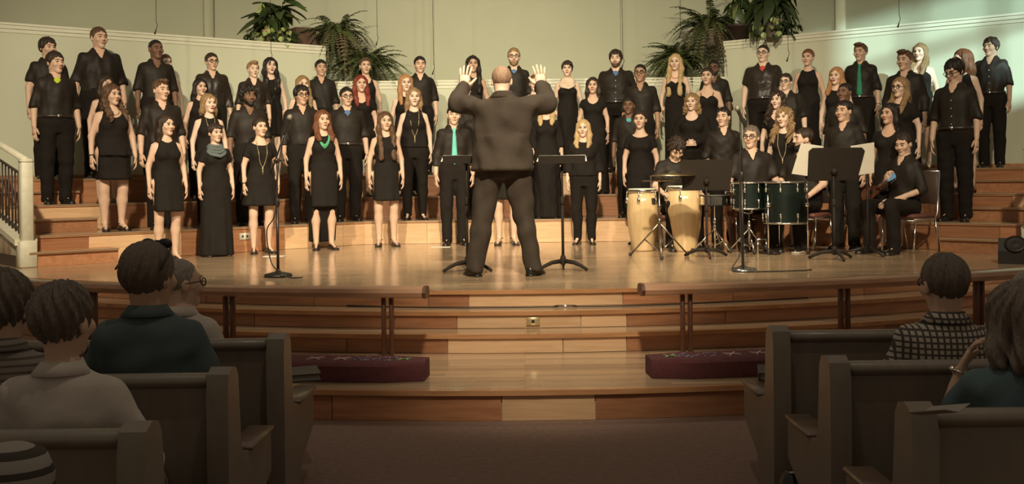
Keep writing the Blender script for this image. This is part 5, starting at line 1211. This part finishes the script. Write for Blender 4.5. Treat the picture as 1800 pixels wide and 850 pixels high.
t = at(1257, 350, p.y); g = thing('snare_drum', 'shallow snare drum behind the bare music stand', 'drum', (t.x, t.y, ZS+zs_+.005))
bb = MB(); bb.lathe([(.17, .01), (.17, .11)], 28); bb.build('shell', M['chrome'], g, smooth=True, sharp=40)
bb = MB(); bb.lathe([(.172, .11), (.172, .118)], 28); bb.build('drum_head', M['drum_head'], g, smooth=False)
for zz in (.008, .115): bb = MB(); bb.tube([(.178*math.cos(a), .178*math.sin(a), zz) for a in np.linspace(0, 2*math.pi, 29)[:-1]], .008, 6, closed=True); bb.build('hoop', M['black_metal'], g)
# drum pedal under the floor tom
p = at_z(1352, 446, ZS); g = thing('drum_pedal', 'black drum pedal on the floor under the toms', 'pedal', tuple(p), .5)
bb = MB(); bb.box((0, 0, .012), (.10, .28, .02), bev=.005); bb.build('base_plate', M['black_metal'], g); bb = MB(); bb.box((0, -.01, .05), (.085, .26, .012), M=Matrix.Rotation(.25, 3, 'X'), bev=.004); bb.build('footboard', M['black_metal'], g)
bb = MB(); bb.tube([(-.06, .11, 0), (-.06, .11, .16)], .010, 6); bb.tube([(.06, .11, 0), (.06, .11, .16)], .010, 6); bb.tube([(-.06, .11, .16), (.06, .11, .16)], .009, 6); bb.build('pedal_frame', M['chrome'], g)

# ------------------------------------------------------------------ chairs and instruments of the band
def chair(label, pos, rz, seatz=.45, m='chair_vinyl', back='chair_back'):
    g = thing('stacking_chair', label, 'chair', (pos[0], pos[1], ZS), rz, 'chairs of the band')
    bb = MB(); bb.box((0, 0, seatz-.03), (.43, .42, .055), bev=.022); bb.build('seat', M[m], g)
    bb = MB(); bb.box((0, .235, seatz+.28), (.42, .03, .36), M=Matrix.Rotation(-.12, 3, 'X'), bev=.012); bb.build('backrest', M[back], g)
    for s in (-1, 1):
        bb = MB(); bb.tube([(s*.20, -.20, 0), (s*.205, -.17, seatz-.07)], .011, 8); bb.build('leg', M['chrome'], g)
        bb = MB(); bb.tube([(s*.20, .27, 0), (s*.205, .19, seatz-.07)], .011, 8); bb.build('leg', M['chrome'], g)
        bb = MB(); bb.tube([(s*.205, -.19, seatz-.065), (s*.21, .17, seatz-.065), (s*.217, .21, seatz-.01), (s*.217, .262, seatz+.46)], .011, 8); bb.build('side_frame', M['chrome'], g)
    bb = MB(); bb.tube([(-.2, -.18, seatz-.075), (.2, -.18, seatz-.075)], .009, 6); bb.tube([(-.217, .262, seatz+.46), (.217, .262, seatz+.46)], .011, 8); bb.build('cross_bar', M['chrome'], g)
def seat_for(px, ty, D, yaw, label, setback=.05, **k):
    p = at(px, ty, D); v = Vector((-math.sin(yaw), math.cos(yaw)))*setback; chair(label, (p.x+v.x, D+v.y), yaw, **k)
seat_for(1588, 232, 11.0, -.98, 'chrome framed chair the guitarist sits on', .07, back='chair_back', seatz=.43)
seat_for(1412, 223, 11.6, -.75, 'chrome framed chair the bearded man sits on', .05, seatz=.43)
seat_for(1320, 219, 11.75, -.05, 'chrome framed chair the drummer with glasses sits on', .05, seatz=.43)
seat_for(1185, 237, 12.0, .12, 'chrome framed chair the percussionist sits on', .05, seatz=.41)
p = at_z(1478, 432, ZS); chair('empty chrome framed chair with brown seat behind the music stand with sheets', (p.x, p.y), 2.2, seatz=.44, back='chair_vinyl')
# guitar across the guitarist's lap
go = D_.get('person'); gui = [o for o in D_ if o.get('label') == 'seated guitarist in a black shirt looking down'][0]
bpy.context.view_layer.update(); GW = gui.matrix_world.copy()
g = thing('guitar', 'small dark wooden guitar with a blue headstock held by the seated guitarist', 'guitar'); g.matrix_world = GW @ Matrix.Translation((-.10, -.255, 1.08)) @ Matrix.Rotation(R(38), 4, 'Y') @ Matrix.Rotation(R(90), 4, 'X') @ Matrix.Rotation(0, 4, 'Z')
g.matrix_world = GW @ Matrix.Translation((-.233, -.27, 1.07)) @ Matrix.Rotation(R(-31), 4, 'Y') @ Matrix.Scale(.75, 4)
out = [(r_*math.cos(a)*1.0, r_*math.sin(a)) for a, r_ in [(t, .125+.03*math.cos(2*t)-.02*math.cos(t)) for t in np.linspace(0, 2*math.pi, 29)[:-1]]]
bb = MB(); bb.rings([[(x, .03, z) for x, z in out], [(x, -.03, z) for x, z in out]]); bb.build('guitar_body', M['guitar_dark'], g, smooth=True, sharp=40)
bb = MB(); bb.lathe([(.035, 0), (.035, .003)], 16); bb.xform(Matrix.Translation((.03, -.031, 0)) @ Matrix.Rotation(R(90), 4, 'X')); bb.build('sound_hole', M['black_plastic'], g)
bb = MB(); bb.box((.24, -.035, 0), (.26, .022, .042), bev=.006); bb.build('neck', M['conga_dark'], g)
bb = MB(); bb.prism([(.36, -.04, -.024), (.50, -.04, -.042), (.52, -.04, 0), (.50, -.04, .042), (.36, -.04, .024)], (0, .016, 0)); hd = bb.build('headstock', M['guitar_blue'], g, smooth=False)
for k in range(3):
    for s in (-1, 1): bb = MB(); bb.tube([(.40+.04*k, -.032, s*.034), (.40+.04*k, -.032, s*.06)], .004, 6); bb.ico((.40+.04*k, -.032, s*.062), (.008, .006, .009), 0, 6, 4); bb.build('tuner', M['chrome'], hd)
for k in range(4): bb = MB(); bb.tube([(-.06, -.04, -.012+.008*k), (.37, -.049, -.012+.008*k)], .0012, 4); bb.build('string', M['chrome'], g)
bd = [o for o in D_ if str(o.get('label', '')).startswith('bearded man in a black t-shirt')][0]; BW = bd.matrix_world
bb = MB(); bb.tube([(.16, -.38, .965), (.24, -.46, .975), (.20, -.72, 1.06), (.198, -.735, 1.064)], [.006, .008, .006, .009], 6); 
bb = MB(); bb.tube([(.22, -.36, .95), (.21, -.46, .985), (.17, -.76, 1.09), (.168, -.78, 1.097)], [.008, .008, .006, .009], 6); bb.xform(BW); tag(bb.build('drumstick', M['stick']), 'wooden drumstick in the hand of the bearded man', 'drumstick')

# ------------------------------------------------------------------ plants on the ledges
def frond_mesh(L, droop, seed, n=22, wmax=.058):
    rn = random.Random(seed); bb = MB(); pts = []
    for i in range(n+1):
        t = i/n; x = L*(t*(1-.22*droop*t)); z = L*(.62*t-droop*t*t*.95); pts.append(Vector((x, .05*math.sin(3*t+seed)*L*.4, z)))
    bb.tube(pts, [.006*(1-.8*i/n)+.0015 for i in range(n+1)], 4)
    V = []; Qd = []
    for i in range(2, n+1):
        for h_ in (0,):
            p = pts[i] if not h_ else (pts[i]+pts[min(i+1, n)])/2; t = (i+h_)/n; w_ = wmax*math.sin(math.pi*min(1, t*.9+.12))**.7*rn.uniform(.85, 1.1); d = (pts[i]-pts[i-1]).normalized()
            for s in (-1, 1):
                o = d*.35*w_+Vector((0, s*w_, -.25*w_+rn.uniform(-.01, .01))); q = d*.0085; b0 = len(V)
                V += [p-q, p+o*.5-q*1.1+Vector((0, 0, .006)), p+o, p+o*.5+q*1.1+Vector((0, 0, .006)), p+q]; Qd.append([b0, b0+1, b0+2, b0+3, b0+4])
    bb.add(V, Qd); return bb
FR = [frond_mesh(.62, d, k).mesh('frond', M['leaf_fern']) for k, d in enumerate((.7, 1.0, 1.25, 1.5, .85))]
FRH = frond_mesh(.6, 1.9, 9).mesh('frond', M['leaf_dry'])
def pot(g, r, h, m, name='pot', z=0.0, square=False):
    bb = MB(); bb.lathe([(r*.72, z), (r*.95, z+h*.86), (r*1.06, z+h*.87), (r*1.06, z+h), (r*.95, z+h), (r*.93, z+h*.93), (.02, z+h*.92)], 4 if square else 24); po = bb.build(name, M[m], g, smooth=not square)
    return po
def fern(label, px, py, D, size, n, seed, potm='pot_dark', dry=0):
    p = at(px, py, D); zb = ZL if p.z < ZW-.1 else ZW
    g = thing('potted_fern', label, 'plant', (p.x, p.y, zb), 0, 'potted ferns'); pot(g, .13*size, .20*size, potm); rn = random.Random(seed)
    bb = MB(); bb.lathe([(.115*size, .17*size), (.11*size, .186*size), (.02, .19*size)], 16); bb.build('soil', M['soil'], g)
    for i in range(n):
        o = link('frond', FR[rn.randrange(5)] if rn.random() > dry else FRH, g, (rn.uniform(-.05, .05)*size, rn.uniform(-.04, .04)*size, .19*size), 0)
        sc = size*rn.uniform(.65, 1.1); o.scale = (sc, sc, sc); o.rotation_euler = (rn.uniform(-.3, .3), rn.uniform(-.75, .1), rn.uniform(0, 2*math.pi))
fern('arching fern on the lower ledge behind the woman with pinned up brown hair', 645, 140, 16.48, 1.3, 100, 1)
fern('dark fern at the end of the left ledge beside the brown planter', 590, 74, 16.55, 1.3, 100, 2, dry=.25)
fern('arching fern on the lower ledge behind the tall blonde woman', 1192, 140, 16.48, 1.3, 100, 3)
fern('drooping fern at the end of the right ledge beside the dark planter', 1246, 74, 16.55, 1.35, 100, 4, dry=.25, potm='pot_grey')
def leaf_mesh(L, w_, m, bend, hang=False):
    bb = MB(); n = 6; V = []; Q = []
    for i in range(n+1):
        t = i/n; ww = w_*math.sin(math.pi*(t*.93+.05))**.8; x = L*t; z = -bend*L*t*t
        V += [(x, -ww, z+.10*ww), (x, 0, z-.02), (x, ww, z+.10*ww)]
    for i in range(n): a = 3*i; Q += [[a, a+3, a+4, a+1], [a+1, a+4, a+5, a+2]]
    bb.add(V, Q); return bb.mesh('leaf', M[m])
LF = [leaf_mesh(.42, .085, 'leaf_dark', .5), leaf_mesh(.36, .075, 'leaf_light', .75), leaf_mesh(.5, .10, 'leaf_dark', .9), leaf_mesh(.40, .075, 'leaf_dark', .25)]
IV = [leaf_mesh(.09, .04, 'leaf_dark', .3), leaf_mesh(.085, .04, 'leaf_light', .3)]
def leafy(label, px, py, D, size, n, seed, potm, hgt, light=.22, ivy=40, stems=7, potr=.16, poth=.26):
    p = at(px, py, D); g = thing('potted_plant', label, 'plant', (p.x, p.y, ZW), 0, 'broad leaved potted plants'); pot(g, potr, poth, potm); rn = random.Random(seed)
    bb = MB(); bb.lathe([(potr*.9, poth*.88), (potr*.88, poth*.945), (.02, poth*.95)], 16); bb.build('soil', M['soil'], g)
    tips = []
    for k in range(stems):
        a = rn.uniform(0, 6.28); t = Vector((math.cos(a)*rn.uniform(.05, .22)*size, math.sin(a)*rn.uniform(.03, .14)*size, poth+hgt*rn.uniform(.45, 1)))
        bb = MB(); bb.tube([(0, 0, poth*.9), tuple(t*.5+Vector((0, 0, .1))), tuple(t)], [.012, .009, .006], 6); bb.build('stem', M['leaf_dark'], g); tips.append(t)
    for i in range(n):
        t = rn.choice(tips); f_ = rn.uniform(.45, 1); b0 = Vector((t.x*f_, t.y*f_, poth+(t.z-poth)*f_)); o = link('leaf', LF[1] if rn.random() < light else LF[rn.choice((0, 2, 3))], g, tuple(b0)); sc = size*rn.uniform(.7, 1.1); o.scale = (sc,)*3
        o.rotation_euler = (rn.uniform(-.4, .4), rn.uniform(-.5, 1.0), rn.uniform(0, 6.28))
    for i in range(ivy):
        a = rn.uniform(math.pi, 2*math.pi) if rn.random() < .75 else rn.uniform(0, math.pi); rr = potr*rn.uniform(1.0, 1.7); o = link('ivy_leaf', IV[rn.random() < .4], g, (rr*math.cos(a)*1.5, rr*math.sin(a)*.9, rn.uniform(.03, poth*1.15))); o.rotation_euler = (rn.uniform(-.5, .5), rn.uniform(.3, 1.3), a+rn.uniform(-.6, .6)); o.scale = (1.15,)*3
leafy('bushy broad leaved plant with ivy in a terracotta pot on the left ledge', 478, 68, 15.95, 1.0, 62, 11, 'terracotta', .62, .25, 60)
leafy('bushy broad leaved plant with ivy in a pale pot on the right ledge', 1360, 60, 15.55, 1.0, 62, 12, 'pot_grey', .70, .22, 50)
leafy('tall stemmed plant in a dark pot on the right ledge', 1300, 66, 16.3, .9, 22, 13, 'pot_dark', .85, .4, 0, 6, .23, .30)
p = at(531, 70, 16.5); g = thing('planter_box', 'brown wooden planter box on the left ledge beside the dark fern', 'planter', (p.x, p.y, ZW)); mat('planter_brown', (0.09, 0.045, 0.025), 0.6, noise=.2)
for k in range(4):
    a = math.pi/2*k+.6; bb = MB(); bb.box((.17*math.cos(a), .17*math.sin(a), .18), (.02, .34, .36), M=Matrix.Rotation(a, 3, 'Z')); bb.build('board', M['planter_brown'], g, smooth=False)
bb = MB(); bb.box((0, 0, .30), (.30, .30, .02), M=Matrix.Rotation(.6, 3, 'Z')); bb.build('soil', M['soil'], g, smooth=False)

# ------------------------------------------------------------------ small things
def riser_plate(px, py, D, wd, hg, label, m, rz=0.0, n=1, name='wall_outlet'):
    p = at(px, py, D); g = thing(name, label, 'outlet', tuple(p), rz)
    bb = MB(); bb.box((0, -.006, 0), (wd, .012, hg), bev=.003); bb.build('face_plate', M[m], g)
    for k in range(n): bb = MB(); bb.box(((k-(n-1)/2)*.06, -.013, 0), (.022, .006, .022)); bb.build('socket', M['black_plastic'], g, smooth=False)
riser_plate(937, 564, 7.395, .10, .062, 'brass floor outlet on the middle front step', 'brass')
q, i_ = row_point(430, 415, -.017); riser_plate(430, 415, q.y, .14, .085, 'ivory double outlet on the left riser beside the pinned haired woman', 'ivory', math.atan2((BASE[1]-BASE[0]).y, (BASE[1]-BASE[0]).x), 2)
for px, py, nm in ((482, 450, 'left of the high-low dress'), (775, 434, 'by the man with the turquoise tie')):
    p = at_z(px, py, ZS); bb = MB(); bb.box((0, 0, .001), (.24, .16, .002)); o = bb.build('paper_sheet', M['paper'], None, tuple(p), smooth=False); o.rotation_euler = (0, 0, .05); tag(o, 'white sheet of paper on the stage floor %s' % nm, 'paper')
def on_step(px, py): return at_z(px, py, ZS2)
cable([on_step(560, 536)+Vector((0, 0, .006)), on_step(700, 540.5)+Vector((0, 0, .006)), on_step(800, 542)+Vector((0, 0, .006)), on_step(900, 541.5)+Vector((0, 0, .006)), on_step(978, 540.5)+Vector((0, 0, .006))], 'black cable lying along the upper step to the connector', .005)
cable([on_step(1010, 540)+Vector((0, 0, .006)), on_step(1100, 538.5)+Vector((0, 0, .006)), on_step(1250, 533)+Vector((0, 0, .006)), on_step(1420, 524)+Vector((0, 0, .006))], 'black cable lying along the upper step right of the connector', .005)
g = thing('cable_connector', 'silver cable connector lying on the upper step', 'connector', tuple(on_step(994, 540)+Vector((0, 0, .008)))); bb = MB(); bb.tube([(-.06, 0, .003), (.06, 0, .003)], .010, 8); bb.build('barrel', M['chrome'], g); bb = MB(); bb.tube([(-.085, 0, .003), (-.06, 0, .003)], [.006, .010], 8); bb.build('sleeve', M['black_plastic'], g); bb = MB(); bb.tube([(.085, 0, .003), (.06, 0, .003)], [.006, .010], 8); bb.build('sleeve', M['black_plastic'], g)
p = at_z(1786, 462, ZS)
g = thing('stage_monitor', 'black floor loudspeaker at the right edge of the stage', 'loudspeaker', tuple(p), -.5)
bb = MB(); bb.prism([(-.15, -.12, 0), (-.15, .14, 0), (-.15, .12, .20), (-.15, -.02, .24), (-.15, -.12, .12)], (.3, 0, 0)); bb.build('cabinet', M['black_plastic'], g, smooth=False); bb = MB(); bb.lathe([(.09, 0), (.095, .01), (.07, .0), (.02, .01)], 20); bb.xform(Matrix.Translation((0, -.075, .185)) @ Matrix.Rotation(R(50), 4, 'X')); bb.build('speaker_cone', M['black_metal'], g)

# ------------------------------------------------------------------ the high side window whose daylight falls on the right wall
WU = (WIN_SUN-WIN_C).normalized(); WP = WIN_C+WU*11.0
hor = Vector((WU.x, WU.y, 0)).normalized(); rgt = Vector((-hor.y, hor.x, 0))          # to the left/right of the opening
WM = Matrix.Translation(WP) @ Matrix(((rgt.x, hor.x, 0, 0), (rgt.y, hor.y, 0, 0), (0, 0, 1, 0), (0, 0, 0, 1)))
wn = link('window_1', None); wn['kind'] = 'structure'; wn.matrix_world = WM
ww, wh = 1.15, 0.90
def wbox(nm, c, d, m, par): bb = MB(); bb.box(c, d); return bb.build(nm, M[m], par, smooth=False)
ws = link('wall_side', None); ws['kind'] = 'structure'; ws.matrix_world = WM
for c, d in (((0, 0, wh/2+1.0), (6, .2, 2.0)), ((0, 0, -wh/2-1.0), (6, .2, 2.0)), ((ww/2+1.0, 0, 0), (2.1, .2, wh)), ((-ww/2-1.0, 0, 0), (2.1, .2, wh))): wbox('wall_panel', c, d, 'wall_paint', ws)
for k in range(5): wbox('mullion', (-ww/2+ww*k/4, 0, 0), (.035, .05, wh), 'white_trim', wn)
for z in (-wh/2, 0.0, wh/2): wbox('mullion', (0, 0, z), (ww, .05, .035), 'white_trim', wn)
